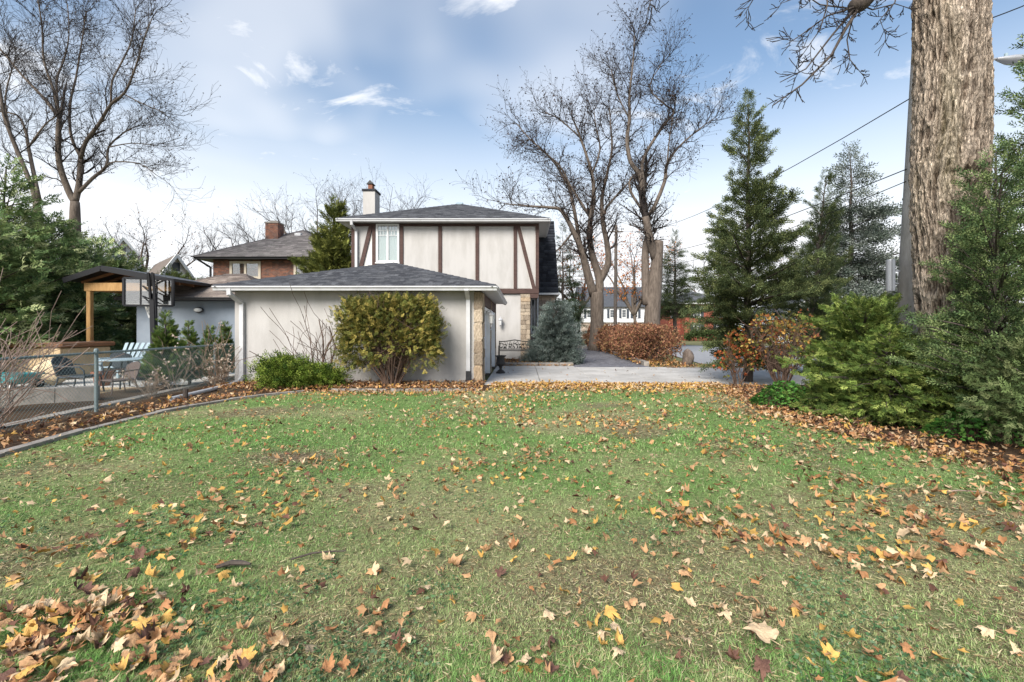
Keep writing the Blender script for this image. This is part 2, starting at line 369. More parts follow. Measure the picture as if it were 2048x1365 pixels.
lc = (1-g_)*np.array((.25,.25,.12)) + g_*np.array((.15,.225,.07)); lc = lc*(1-bb)+bb*np.array((.17,.13,.085)); lc = np.where(bed, np.array((.085,.055,.034)), lc)
obj('lawn', (LV, LF), 'lawn_soil', kind='structure', col=lc, smooth=True)

# concrete drive: each slab its own piece
dr = obj('driveway', MB().box(-1.0, 9.5, 11.6, 17.55, -.12, -.03), 'mortar', kind='structure')
xs = [-.99,.48,1.96,3.6,5.3,7.0,8.4,9.5]; ys = [11.62,14.5,17.5]
for i in range(7):
    for j in range(2):
        y1 = ys[j+1] if (j == 0 or i < 2) else (16.9 if i < 4 else 16.55)
        obj('slab', MB().bbox(xs[i]+.006, xs[i+1]-.006, ys[j]+.006, y1-.006, -.05, .012+.002*((i+j)%2), .012), 'concrete', dr)
# block paved drive
pv = sheet('paved_drive', [(1.9,17.0),(4.75,17.0),(5.9,42),(3.6,42)], -.03, 'mortar')
V = []; F = []; C = []
y = 17.1; row = 0
while y < 34:
    a = 1.95+(y-17)*.065; b_ = 4.7+(y-17)*.046; x = a+(.1 if row % 2 else 0)
    while x < b_-.1:
        w = .195; d = .105
        z = .004+R.uniform(-.004,.004); o = len(V)
        V += [(x,y,-.03),(x+w,y,-.03),(x+w,y+d,-.03),(x,y+d,-.03),(x+.008,y+.006,z),(x+w-.008,y+.006,z),(x+w-.008,y+d-.006,z),(x+.008,y+d-.006,z)]
        F += [(o+4,o+5,o+6,o+7),(o,o+1,o+5,o+4),(o+1,o+2,o+6,o+5),(o+2,o+3,o+7,o+6),(o+3,o,o+4,o+7)]
        k = R.uniform(.7,1.3); C += [(.135*k,.135*k,.15*k)]*8; x += w+.008
    y += .113; row += 1
obj('paver', (np.array(V), np.array(F)), 'paver', pv, kind='stuff', col=np.array(C))
# streets
sheet('road', [(9.6,-20),(22,-20),(22,17),(60,26),(60,38),(17,41),(14.5,44),(11,44),(7.7,19.6),(9.6,17.6)], -.06, 'asphalt')
for i in range(24):                                          # kerb stones along the street
    y0 = -2+i*.95
    if 11.4 < y0+.5 < 17.2: continue
    inst('kerb_stone', None, None, (0,0,0)) if False else None
kb = obj('kerb', MB().box(9.44,9.6,-8,11.55,-.1,.03).box(9.44,9.6,16.75,17.6,-.1,.03), 'concrete_old', kind='structure')
# neighbour's patio
sheet('patio', [(-20,8.8),(-8.2,8.8),(-8.2,14.95),(-20,14.95)], -.05, 'patio')
# planting beds
sheet('planting_bed', [(-7.4,10.45),(-1.05,10.45),(-1.05,11.79),(-7.4,11.79)], .03, 'soil', thick=.1)
sheet('planter_soil', [(-1.3,17.75),(1.75,17.75),(1.75,23.9),(-1.3,23.9)], .07, 'soil', thick=.15)

# ------------------------------------------------------------------ shingles
def shingles(parent, poly, cols, expo=.14, tabw=.30, name='shingles', kind='stuff'):
    """poly: 3-D roof face, first two points are the eave line; overlapping real tabs, too small to pick apart"""
    P = [np.array(p, float) for p in poly]; u = nrm(P[1]-P[0]); n = nrm(np.cross(u, P[2]-P[0])); n = n if n[2] > 0 else -n
    v = np.cross(n, u); v = v if v[2] > 0 else -v
    q = np.array([((p-P[0])@u, (p-P[0])@v) for p in P]); vmax = q[:,1].max()
    V = []; F = []; C = []; k = 0; vv = 0.0
    def span(t):
        xs = []
        for i in range(len(q)):
            a, b = q[i], q[(i+1)%len(q)]
            if abs(a[1]-b[1]) > 1e-9 and min(a[1],b[1])-1e-6 <= t <= max(a[1],b[1])+1e-6:
                xs.append(a[0]+(b[0]-a[0])*(t-a[1])/(b[1]-a[1]))
        return (min(xs), max(xs)) if len(xs) >= 2 else None
    while vv < vmax-.01:
        s0 = span(vv+.001); s1 = span(min(vv+expo, vmax-.002))
        if s0 is None or s1 is None: break
        x = s0[0]-R.uniform(0,tabw)
        while x < s0[1]:
            w = tabw*R.uniform(.45,1.25); a = max(x, s0[0]); b = min(x+w-.006, s0[1]); x += w
            if b-a < .02: continue
            a1 = max(a, s1[0]); b1 = min(b, s1[1])
            if b1 <= a1: a1 = b1 = min(max((a+b)/2, s1[0]), s1[1])
            th = .012*R.uniform(.7,1.4); o = len(V)
            for (uu, w_, h) in ((a,vv,.0),(b,vv,.0),(a,vv,th),(b,vv,th),(a1,vv+expo,.002),(b1,vv+expo,.002)): V.append(P[0]+u*uu+v*w_+n*h)
            F += [(o,o+1,o+3,o+2),(o+2,o+3,o+5,o+4)]
            c = np.array(cols[R.randrange(len(cols))])*R.uniform(.8,1.25); C += [c]*6
        vv += expo; k += 1
    return obj(name, (np.array(V), np.array(F)), 'shingle', parent, kind=kind, col=np.array(C))
GREY = [(.050,.053,.060),(.066,.069,.077),(.042,.044,.051),(.082,.085,.093)]
BROWN = [(.17,.14,.12),(.13,.105,.092),(.21,.175,.15)]
CHAR = [(.028,.031,.040),(.038,.042,.052),(.022,.024,.032)]
def hip_roof(parent, x0, x1, y0, y1, ze, apexes, cols, expo=.14, tabw=.3, faces='fblr', deck=.07):
    """eave rectangle + one or two ridge points (left/front first)"""
    A = np.array(apexes[0], float); B = np.array(apexes[-1], float); along_x = abs(B[0]-A[0]) >= abs(B[1]-A[1])
    c = [np.array(p, float) for p in ((x0,y0,ze),(x1,y0,ze),(x1,y1,ze),(x0,y1,ze))]
    if along_x: f = {'f':[c[0],c[1],B,A],'r':[c[1],c[2],B],'b':[c[2],c[3],A,B],'l':[c[3],c[0],A]}
    else: f = {'f':[c[0],c[1],A],'r':[c[1],c[2],B,A],'b':[c[2],c[3],B],'l':[c[3],c[0],A,B]}
    b = MB(); dn = np.array((0,0,-.015)); pts = [p+dn for p in c]+[A+dn, B+dn]
    idx = {'f':(0,1,5,4) if along_x else (0,1,4),'r':(1,2,5) if along_x else (1,2,5,4),'b':(2,3,4,5) if along_x else (2,3,5),'l':(3,0,4) if along_x else (3,0,4,5)}
    b.add(pts, [idx[k] for k in 'frbl']+[(3,2,1,0)])
    rf = obj('roof', b, 'roof_deck', parent)
    for k in faces:
        p = f[k]; q = [p[0]]
        for z in p[1:]:
            if np.linalg.norm(z-q[-1]) > 1e-4: q.append(z)
        shingles(rf, q, cols, expo, tabw)
    # ridge caps
    cap = MB()
    def ridge(a, b2):
        n = max(2, int(np.linalg.norm(b2-a)/.28))
        for i in range(n):
            p = a+(b2-a)*i/n; q = a+(b2-a)*(i+1.15)/n; d = nrm(q-p); s = nrm(np.cross(d,(0,0,1)))
            w = .13; o = np.array((0,0,.03)); dz = np.array((0,0,-.045))
            cap.add([p+s*w+dz*1.0+o*.3, p+o*1.3, p-s*w+dz+o*.3, q+s*w+dz+o*.1, q+o*.8, q-s*w+dz+o*.1], [(0,1,4,3),(1,2,5,4),(0,2,1),(0,3,5,2)])
    for k, e in ((0,A),(1,A if not along_x else B),(2,B),(3,B if not along_x else A)): ridge(c[k], e)
    if np.linalg.norm(A-B) > .1: ridge(A, B)
    capo = obj('ridge_cap', cap, 'shingle', rf, kind='stuff', col=np.array(cols[1])*.85)
    return rf

# ------------------------------------------------------------------ windows (facing the camera side, -Y)
def window(parent, x0, x1, z0, z1, y, fm='white_paint', lights=2, fw=.07, grid=None, back='curtain', casing=0, depth=.09):
    b = MB()
    b.box(x0,x0+fw,y-.035,y+depth,z0,z1).box(x1-fw,x1,y-.035,y+depth,z0,z1).box(x0+fw,x1-fw,y-.035,y+depth,z1-fw,z1).box(x0+fw,x1-fw,y-.035,y+depth,z0,z0+fw)
    w = (x1-x0-2*fw); ins = []
    for i in range(lights):
        a = x0+fw+w*i/lights; c = x0+fw+w*(i+1)/lights
        if i: b.box(a-fw*.45,a+fw*.45,y-.028,y+depth-.01,z0+fw,z1-fw); a += fw*.45
        if i < lights-1: c -= fw*.45
        ins.append((a,c))
    wo_ = obj('window', b, fm, parent)
    obj('sill', MB().bbox(x0-.03,x1+.03,y-.07,y-.037,z0-.05,z0-.004,.006), fm, wo_)
    for (a, c) in ins:
        obj('pane', MB().box(a,c,y+.012,y+.018,z0+fw,z1-fw), 'glass' if back == 'curtain' else 'pane_dark', wo_)
        if grid:
            g = MB(); gx_, gzs, zt = grid
            zb = z0+fw+(z1-z0-2*fw)*(1-zt)
            for k in range(1, gx_): xx = a+(c-a)*k/gx_; g.box(xx-.011,xx+.011,y-.004,y+.010,zb,z1-fw)
            for k in range(0 if zt < 1 else 1, gzs): zc = zb+(z1-fw-zb)*k/gzs; g.box(a,c,y-.003,y+.009,zc-.011,zc+.011)
            obj('muntin', g, fm, wo_)
    if back == 'curtain':
        n = 40; V = []; 
        for zz_ in (z0+fw, z1-fw):
            for i in range(n): V.append((x0+fw+w*i/(n-1), y+.05+.012*math.sin(i*1.9)+.006*math.sin(i*.7), zz_))
        obj('curtain', (np.array(V), np.array([(i,i+1,n+i+1,n+i) for i in range(n-1)])), 'curtain', wo_)
    return wo_

def gutter(parent, a, b, out, name='gutter', m='white_metal', h=.11, w=.11):
    """K-style trough along a->b; out = horizontal unit vector away from the wall"""
    a = np.array(a, float); b = np.array(b, float); o = np.array((*out,0.)); z = np.array((0,0,1.))
    prof = [(0,-h),(w*.6,-h),(w*.72,-h*.55),(w,-h*.3),(w,0),(w-.012,0),(w-.012,-.02),(0,-.02)]
    return obj(name, MB().prism([a+o*p+z*q for p, q in prof], b-a), m, parent)
def downspout(parent, pts, r=.04, m='white_metal', name='downspout'):
    b = MB(); P = [np.array(p, float) for p in pts]
    for i in range(len(P)-1):
        d = nrm(P[i+1]-P[i]); b.bar(P[i]-d*r*.6, P[i+1]+d*r*.6, r*2, r*1.6, up=(0,1,0))
    for z in np.arange(P[-1][2]+.5, P[min(2,len(P)-1)][2]-.2, 1.1): pass
    return obj(name, b, m, parent)

# stones share a few chunky meshes
STONES = []
for k in range(6):
    rr = random.Random(40+k); b = MB().bbox(-.5,.5,-.5,.5,-.5,.5,.09)
    V = [tuple(c+rr.uniform(-.045,.045) for c in p) for p in b.v]
    for nm in ('stone','stone_grey'):
        me = bpy.data.meshes.new('stone_block'); me.from_pydata(V, [], b.f); me.materials.append(M[nm]); STONES.append((nm, me))
def stone_face(parent, x0, x1, y0, y1, z0, z1, hmin, hmax, wmin, wmax, nm='stone', axis='x', depth=.07, gap=.012):
    """courses of separate stones on a face; axis = direction that the courses run along"""
    meshes = [m for n_, m in STONES if n_ == nm]; z = z0; r2 = random.Random(int((x0+50)*97+z1*13+(y0)*7))
    a0, a1 = (x0, x1) if axis == 'x' else (y0, y1)
    while z < z1-.03:
        h = r2.uniform(hmin, hmax)
        if z+h > z1-hmin*.5: h = z1-z
        a = a0
        while a < a1-.02:
            w = r2.uniform(wmin, wmax)
            if a+w > a1-wmin*.6: w = a1-a
            pr = r2.uniform(-.012,.018)
            if axis == 'x': loc = ((a+w/2), y0+depth/2-pr, z+h/2); sc = (w-gap, depth, h-gap)
            else: loc = (x1-depth/2+pr, a+w/2, z+h/2); sc = (depth, w-gap, h-gap)
            inst('stone', r2.choice(meshes), parent, loc, (0,0,0), sc); a += w
        z += h

# ------------------------------------------------------------------ garage (stucco, hip roof, two doors on its right side)
gX0, gX1, gY0, gY1, gZ = -7.46, -1.03, 11.8, 17.8, 2.42
gar = root('garage', (-4.2, 11.8, 0), 'single storey cream stucco garage with dark hip roof, in front of the half timbered house', 'garage')
b = MB(); b.box(gX0, gX1-.22, gY0, gY0+.18, -.1, gZ)          # front wall
b.box(gX0, gX0+.18, gY0+.18, gY1, -.1, gZ).box(gX0+.18, gX1, gY1-.18, gY1, -.1, gZ)
obj('wall', b, 'stucco', gar)
obj('footing', MB().box(gX0-.012, gX1-.25, gY0-.012, gY0+.1, -.1, .06), 'concrete_old', gar)
# right side: stone piers with two recessed doors
dz = 2.04; piers = [(gY0, 12.35), (14.75, 15.15), (17.35, gY1-.19)]
pb = MB()
for (a, c) in piers: pb.box(gX1-.22, gX1-.055, a+.02, c, -.1, gZ)
pb.box(gX1-.22, gX1-.06, 12.35, 14.75, dz, gZ).box(gX1-.22, gX1-.06, 15.15, 17.35, dz, gZ)
obj('pier_core', pb, 'mortar', gar)
for (a, c) in piers: stone_face(gar, gX1-.2, gX1, a+.06 if a == gY0 else a, c, 0.0, gZ-.05, .24, .44, .2, .34, axis='y')
stone_face(gar, gX1-.235, gX1-.005, gY0-.03, gY0+.1, -.02, gZ-.04, .3, .52, .235, .3, depth=.1)
for (a, c) in ((12.35,14.75),(15.15,17.35)):
    obj('lintel', MB().bbox(gX1-.06, gX1+.012, a-.06, c+.06, dz+.02, gZ-.06, .01), 'timber', gar)
    d = obj('garage_door', MB().box(gX1-.2, gX1-.15, a, c, 0.0, dz), 'door_white', gar)
    for r_ in range(4):
        for q in range(4):
            w = (c-a-.1)/4; obj('panel', MB().bbox(gX1-.152, gX1-.135, a+.08+q*w, a+.05+(q+1)*w-.04, .06+r_*.5, .06+r_*.5+.42, .012), 'door_white', d)
    obj('door_trim', MB().box(gX1-.15, gX1-.02, a-.002, a+.07, 0, dz).box(gX1-.15, gX1-.02, c-.07, c+.002, 0, dz).box(gX1-.15, gX1-.02, a+.07, c-.07, dz-.08, dz), 'white_paint', gar)
ex0, ex1, ey0, ey1, ez = -7.70, -.70, 11.4, 18.2, 2.50
ap = (-4.2, 14.8, 3.56)
obj('soffit', MB().box(ex0+.03, ex1-.03, ey0+.03, ey1-.03, gZ+.002, gZ+.03), 'soffit', gar)
obj('fascia', MB().box(ex0+.02, ex1-.02, ey0+.02, ey0+.045, gZ-.03, ez-.02).box(ex1-.045, ex1-.02, ey0+.045, ey1, gZ-.03, ez-.02).box(ex0+.02, ex0+.045, ey0+.045, ey1, gZ-.03, ez-.02), 'white_metal', gar)
gutter(gar, (ex0-.03, ey0+.018, ez-.008), (ex1+.06, ey0+.018, ez-.008), (0,-1)); gutter(gar, (ex1-.018, ey0-.05, ez-.008), (ex1-.018, ey1, ez-.008), (1,0))
hip_roof(gar, ex0-.03, ex1+.03, ey0-.03, ey1+.02, ez, [ap, (-4.2,15.0,3.56)], GREY, .135, .22)
downspout(gar, [(-7.33, ey0-.03, ez-.10), (-7.33, ey0-.02, ez-.2), (-7.24, gY0-.06, ez-.42), (-7.24, gY0-.06, .16), (-7.20, gY0-.25, .09)], .05)
downspout(gar, [(-1.40, ey0-.03, ez-.10), (-1.40, gY0-.06, ez-.3), (-1.40, gY0-.06, .32)], .05)
obj('drain_pipe', MB().bar((-1.40, gY0-.065, -.02), (-1.40, gY0-.065, .34), .115, .11), 'dark_metal', gar)
ext = obj('drain_pipe', MB().tube([(-7.20,11.5,.09),(-7.15,11.0,.05),(-7.05,10.2,.045),(-6.95,9.3,.04),(-6.9,8.95,.04)], .045, 10), 'white_metal',
    label='white downspout extension pipe lying along the fence bed', cat='pipe')

# ------------------------------------------------------------------ main house
hX0, hX1, hY, hZe, hZf = -7.8, .75, 20.8, 6.25, 3.05
hou = root('half_timbered_house', (-3.5, 20.8, 0), 'two storey cream house with brown timber framing and grey hip roof', 'house')
obj('wall', MB().box(hX0, hX1, hY, 30, hZf, hZe+.05), 'stucco_edge', hou, label='upper wall between the brown timbers')
obj('lower_wall', MB().box(hX0+.05, -.09, hY+.03, 30, -.1, hZf), 'stucco', hou)
T = .075; tw = .19
def beam(p, w=tw): obj('timber_beam', p, 'timber', hou)
def vb(x0, x1, z0=hZf, z1=hZe-.13): obj('timber_beam', MB().bbox(x0, x1, hY-T, hY+.02, z0, z1, .008), 'timber', hou)
X = lambda px: (px-CX)*hY/FPX
Z = lambda py: CAM_H-(py-CY)*hY/FPX
posts = [(hX0, X(711)), (X(745), X(752)), (X(800), X(807)), (X(877), X(884)), (X(951), X(958)), (X(1027), X(1034)), (X(1071), hX1)]
posts = [(a, max(c, a+.15)) for a, c in posts]
for a, c in posts: vb(a, c, hZf+.221)
obj('timber_beam', MB().bbox(hX0, hX1, hY-T-.004, hY+.02, hZe-.128, hZe-.005, .008), 'timber', hou)
obj('timber_beam', MB().bbox(hX0, hX1, hY-T-.006, hY+.02, hZf, hZf+.22, .008), 'timber', hou)
def diag(xa, za, xb, zb, w=.17):
    obj('timber_brace', MB().prism([(xa-w/2,hY-T+.006,za),(xa+w/2,hY-T+.006,za),(xb+w/2,hY-T+.006,zb),(xb-w/2,hY-T+.006,zb)], (0,T+.01,0)), 'timber', hou)
diag(posts[1][0]-.06, hZe-.13, X(721), Z(541)); diag(X(721), Z(541), X(712)-.1, hZf+.3) if False else None
diag(posts[5][1]+.06, hZe-.13, X(1068), hZf+.22)
wz0, wz1 = Z(526), Z(449)
obj('timber_beam', MB().bbox(posts[1][1], posts[2][0], hY-T+.003, hY+.02, wz0-.20, wz0-.03, .008), 'timber', hou)
# stucco panels between the timbers
pz0, pz1 = hZf+.22, hZe-.128
def panel(poly):
    c = np.mean(poly, axis=0); P = []
    n = len(poly); poly = np.array(poly, float)
    for i in range(n):                                       # inset every edge by 2.5 cm
        a, p, q = poly[i-1], poly[i], poly[(i+1)%n]
        e1, e2 = nrm(p-a), nrm(q-p); n1 = np.array((-e1[1], e1[0])); n2 = np.array((-e2[1], e2[0]))
        if n1@(c-p) < 0: n1 = -n1
        if n2@(c-p) < 0: n2 = -n2
        den_ = 1+n1@n2; P.append(p+(n1+n2)*.028/max(den_, .25))
    obj('stucco_panel', MB().prism([(p[0], hY-.018, p[1]) for p in P], (0,.03,0)), 'stucco', hou)
for i in (2,3,4): panel([(posts[i][1],pz0),(posts[i+1][0],pz0),(posts[i+1][0],pz1),(posts[i][1],pz1)])
panel([(posts[0][1],pz0),(X(721)-.085-.2,pz0),(posts[1][0]-.15,pz1),(posts[0][1],pz1)])
panel([(posts[5][1],pz0),(X(1068)-.09,pz0),(posts[5][1]+.03,pz1-.15)])
panel([(X(1068)+.085,pz0+.05),(posts[6][0],pz0+.6),(posts[6][0],pz1),(posts[5][1]+.17,pz1)])
window(hou, posts[1][1]+.02, posts[2][0]-.02, wz0, wz1, hY-.05, 'white_paint', 2, .085, (3,2,.27))
# eaves
eX0, eX1, eY0, eY1, eZ = -8.28, 1.19, 20.3, 30.5, 6.36
obj('soffit', MB().box(eX0+.03, eX1-.03, eY0+.03, eY1-.03, hZe+.001, hZe+.03), 'soffit', hou)
for i in range(26): pass
obj('fascia', MB().box(eX0+.02, eX1-.02, eY0+.02, eY0+.045, hZe-.02, eZ-.02).box(eX1-.045, eX1-.02, eY0+.045, eY1, hZe-.02, eZ-.02).box(eX0+.02, eX0+.045, eY0+.045, eY1, hZe-.02, eZ-.02), 'white_metal', hou)
gutter(hou, (eX0-.03, eY0+.018, eZ-.008), (eX1+.05, eY0+.018, eZ-.008), (0,-1), h=.12); gutter(hou, (eX1-.018, eY0-.05, eZ-.008), (eX1-.018, eY1, eZ-.008), (1,0), h=.12)
rf = hip_roof(hou, eX0-.03, eX1+.03, eY0-.03, eY1, eZ, [(-3.45,24.9,8.27),(-3.45,26.0,8.27)], GREY, .14, .32, 'flr')
obj('roof_vent', MB().bbox(-3.62,-3.24,24.75,25.1,8.2,8.34,.03), 'adirondack', rf)
downspout(hou, [(-7.62,eY0-.03,eZ-.1),(-7.62,eY0-.0,eZ-.25),(-7.55,hY-.13,eZ-.45),(-7.55,hY-.13,2.0)], .055)
ch = obj('chimney', MB().bbox(-8.42,-7.78,24.0,24.8,-.1,8.72,.01), 'stucco', hou)
obj('chimney_cap', MB().bbox(-8.47,-7.73,23.95,24.85,8.72,8.83,.01), 'roof_deck', ch)
mat('terracotta', (.17,.07,.042), .85, (.24,.105,.062), 12)
obj('flue', MB().bbox(-8.22,-7.98,24.2,24.5,8.83,9.14,.02), 'terracotta', ch)
obj('flue_cap', MB().bbox(-8.28,-7.92,24.15,24.55,9.14,9.18,.01).prism([(-8.26,24.15,9.18),(-7.94,24.15,9.18),(-8.1,24.15,9.36)], (0,.45,0)), 'dark_metal', ch)
# stone pillar at the corner, the recess and the wing behind
obj('pillar_core', MB().box(-.085, .33, hY+.0, hY+.5, -.1, hZf), 'mortar', hou)
stone_face(hou, -.09, .35, hY-.05, hY+.3, .02, hZf-.005, .13, .24, .15, .42, axis='x', depth=.08)
obj('bracket', MB().prism([(.33,hY-.06,hZf-.005),(hX1,hY-.06,hZf-.005),(hX1-.05,hY-.06,hZf-.2),(.36,hY-.06,hZf-.2)], (0,.4,0)), 'timber', hou)
wY = 24.0
obj('wing_wall', MB().box(.36, 1.68, wY, 31, -.1, 3.28), 'mortar', hou)
stone_face(hou, .7, 1.70, wY-.05, wY, .05, 3.2, .13, .24, .22, .5, 'stone_grey', 'x', .09)
window(hou, .43, .68, 1.25, 3.05, wY-.04, 'white_metal', 1, .06, None, 'dark')
downspout(hou, [(.80,wY-.12,3.15),(.80,wY-.12,.25),(1.0,wY-.25,.15)], .05)
mz0, mz1 = 3.32, 7.1
mm = obj('mansard', MB().prism([(.3,wY-.25,mz0),(1.87,wY-.25,mz0),(1.64,wY-.05,mz1),(.3,wY-.05,mz1)], (0,6,0)), 'roof_deck', hou)
shingles(mm, [(.3,wY-.27,mz0+.02),(1.89,wY-.27,mz0+.02),(1.66,wY-.06,mz1),(.3,wY-.06,mz1)], CHAR, .14, .3)
obj('mansard_trim', MB().bbox(.3,1.95,wY-.36,wY+5,mz0-.1,mz0,.01), 'white_metal', hou)

# lanterns
def lantern(loc, out, s, label):
    x, y, z = loc; r = root('wall_lantern', loc, label, 'lantern', 'white wall lanterns')
    o = np.array((*out,0.)); c = np.array(loc)+o*.16*s; zt = np.array((0,0,1.))
    obj('back_plate', MB().bbox(x-.012-.04*abs(out[1]), x+.012+.04*abs(out[1]), y-.012-.04*abs(out[0]), y+.012+.04*abs(out[0]), z-.06*s, z+.14*s, .005), 'lamp_metal', r)
    obj('arm', MB().tube([np.array(loc)+zt*.08*s, np.array(loc)+o*.05*s+zt*.20*s, np.array(loc)+o*.12*s+zt*.23*s, c+zt*.19*s], .012*s, 8), 'lamp_metal', r)
    obj('cap', MB().lathe([(.012*s,.21*s),(.02*s,.19*s),(.05*s,.165*s),(.085*s,.13*s),(.092*s,.10*s),(.08*s,.10*s)], c, 8), 'lamp_metal', r)
    obj('glass_body', MB().lathe([(.072*s,.10*s),(.066*s,.03*s),(.045*s,-.09*s)], c, 6), 'frosted', r)
    cg = MB()
    for k in range(6):
        a = 2*math.pi*k/6; q = np.array((math.cos(a), math.sin(a), 0)); cg.bar(c+q*.074*s+zt*.10*s, c+q*.047*s-zt*.09*s, .009*s)
    obj('cage', cg, 'lamp_metal', r)
    obj('finial', MB().lathe([(.05*s,-.085*s),(.05*s,-.10*s),(.02*s,-.13*s),(.012*s,-.16*s),(.018*s,-.175*s),(.002*s,-.20*s)], c, 8), 'lamp_metal', r)
lantern((gX1+.02, 12.18, 1.68), (1,0), 1.1, 'white lantern on the stone pier beside the garage door')
lantern((-1.0, hY+.02, 1.72), (0,-1), 1.2, 'white lantern on the house wall above the iron bench')
# ------------------------------------------------------------------ neighbouring buildings
nb = root('brick_house', (-16.3, 30, 0), 'brown brick house with grey hip roof and brick chimney behind the grey garage', 'house')
obj('wall', MB().box(-20.4,-11.9,30,38,-.1,6.0), 'brick', nb)
obj('eave', MB().box(-21.2,-11.1,29.3,38.7,5.98,6.1), 'black_paint', nb)
hr = hip_roof(nb, -21.3,-11.0,29.2,38.8,6.1, [(-16.2,33.6,8.75),(-16.0,34.4,8.75)], [(.135,.125,.12),(.11,.10,.098),(.165,.15,.145)], .16, .4, 'fl')
obj('roof_vent', MB().bbox(-16.35,-15.9,32.6,33.0,8.1,8.35,.03), 'white_metal', hr)
for (a, c) in ((460,522),(588,640)): window(nb, (a-CX)*30/FPX, (c-CX)*30/FPX, 4.75, 5.92, 29.98, 'cream_paint', 2, .16, None)
downspout(nb, [(-20.95,29.3,5.95),(-20.5,29.9,5.5),(-20.5,29.9,.2)], .05, 'black_paint')
c2 = obj('chimney', MB().bbox(-18.1,-17.2,32,32.8,6.5,8.9,.01), 'brick', nb)
obj('chimney_cap', MB().bbox(-18.15,-17.15,31.95,32.85,8.9,9.0,.02).bbox(-17.9,-17.4,32.2,32.6,9.0,9.14,.02), 'concrete_old', c2)

gg = root('grey_garage', (-10.6, 15, 0), 'blue grey stucco outbuilding with brown shingle roof beyond the chain link fence', 'garage')
obj('wall', MB().box(-12.72,-8.55,15,18.6,-.1,2.36), 'stucco_grey', gg)
obj('eave', MB().box(-13.0,-8.2,14.62,18.95,2.34,2.42), 'black_paint', gg)
hip_roof(gg, -13.05,-8.15,14.55,19.0,2.42, [(-11.0,16.75,3.42),(-10.2,16.75,3.42)], BROWN, .15, .34, 'flr')
gutter(gg, (-13.05,14.6,2.44),(-8.15,14.6,2.44),(0,-1), m='dark_metal', h=.09)
lt = obj('bulkhead_light', MB().lathe([(.15,0),(.155,.02),(.15,.04)], (0,0,0), 18), 'dark_metal', gg)
me = lt.data
for v in me.vertices: x, y, z = (v.co + mathutils.Vector(LOC['grey_garage'])); v.co = mathutils.Vector((-10.63+x, 14.96-z, 2.05+y*.62)) - mathutils.Vector(LOC['grey_garage'])
gl = obj('light_glass', MB().lathe([(.11,0),(.115,.05),(.09,.09),(.05,.105)], (0,0,0), 18), 'frosted', gg, smooth=True)
for v in gl.data.vertices: x, y, z = (v.co + mathutils.Vector(LOC['grey_garage'])); v.co = mathutils.Vector((-10.63+x*1.1, 14.93-z, 2.05+y*.6)) - mathutils.Vector(LOC['grey_garage'])

# timber pavilion left of the grey garage
pa = root('timber_pavilion', (-12.9, 14.2, 0), 'open cedar pavilion with black gable roof behind the basketball hoop', 'pavilion')
def slope_roof(parent, xl, xp, xr, y0, y1, zl, zp, zr, m='black_paint', th=.09):
    b = MB(); b.prism([(xl,y0,zl),(xp,y0,zp),(xr,y0,zr),(xr,y0,zr-th),(xp,y0,zp-th*1.2),(xl,y0,zl-th)], (0,y1-y0,0)); return obj('roof', b, m, parent)
slope_roof(pa, -14.0,-12.85,-10.65, 13.9, 16.6, 2.98, 3.36, 2.96)
obj('fascia', MB().bar((-14.0,13.87,2.9),(-12.85,13.87,3.28),.05,.16).bar((-12.85,13.87,3.28),(-10.65,13.87,2.88),.05,.16), 'black_paint', pa)
for (x, y) in ((-13.5,14.2),(-12.95,16.4),(-13.75,16.4)): obj('post', MB().bbox(x-.065,x+.065,y-.065,y+.065,-.05,2.61,.012), 'cedar_wood', pa)
obj('beam', MB().bbox(-13.62,-10.9,14.12,14.28,2.6,2.86,.012), 'cedar_wood', pa)
obj('beam', MB().bbox(-13.85,-12.85,16.32,16.48,2.6,2.86,.012), 'cedar_wood', pa)
obj('beam', MB().bbox(-13.58,-13.42,14.29,16.31,2.62,2.84,.012), 'cedar_wood', pa)
for i in range(4): obj('rafter', MB().bar((-13.9,14.35+i*.6,2.91),(-12.85,14.35+i*.6,3.23),.05,.12).bar((-12.85,14.35+i*.6,3.23),(-10.8,14.35+i*.6,2.86),.05,.12), 'wood_brown', pa)

# white gabled houses far left
def gable_house(name, px0, px1, ppx, y_eave, y_peak, d, depth, label, wall='far_wall', roofm='roof_brown', ridge_back=True, side=0):
    x0 = at(px0,0,d)[0]; x1 = at(px1,0,d)[0]; xp = at(ppx,0,d)[0]; ze = at(0,y_eave,d)[2]; zp = at(0,y_peak,d)[2]
    r = root(name, ((x0+x1)/2, d, 0), label, 'house')
    obj('wall', MB().prism([(x0,d,-.1),(x1,d,-.1),(x1,d,ze),(xp,d,zp),(x0,d,ze)], (0,depth,0)), wall, r)
    b = MB(); o = .35; th = .2
    for (xa, xb, s) in ((x0,xp,-1),(x1,xp,1)):
        sl = (zp-ze)/abs(xp-xa)
        b.prism([(xa+s*o,d-.3,ze-sl*o+.05),(xp,d-.3,zp+.05),(xp,d-.3,zp+.05+th),(xa+s*o,d-.3,ze-sl*o+.05+th)], (0,depth+.6,0))
    rfo = obj('roof', b, roofm, r)
    tb = MB()
    for (xa, s) in ((x0,-1),(x1,1)):
        sl = (zp-ze)/abs(xp-xa); tb.bar((xa+s*o,d-.34,ze-sl*o+.12),(xp,d-.34,zp+.12),.06,.22)
    obj('barge_board', tb, 'white_paint', rfo)
    return r, x0, x1, xp, ze, zp
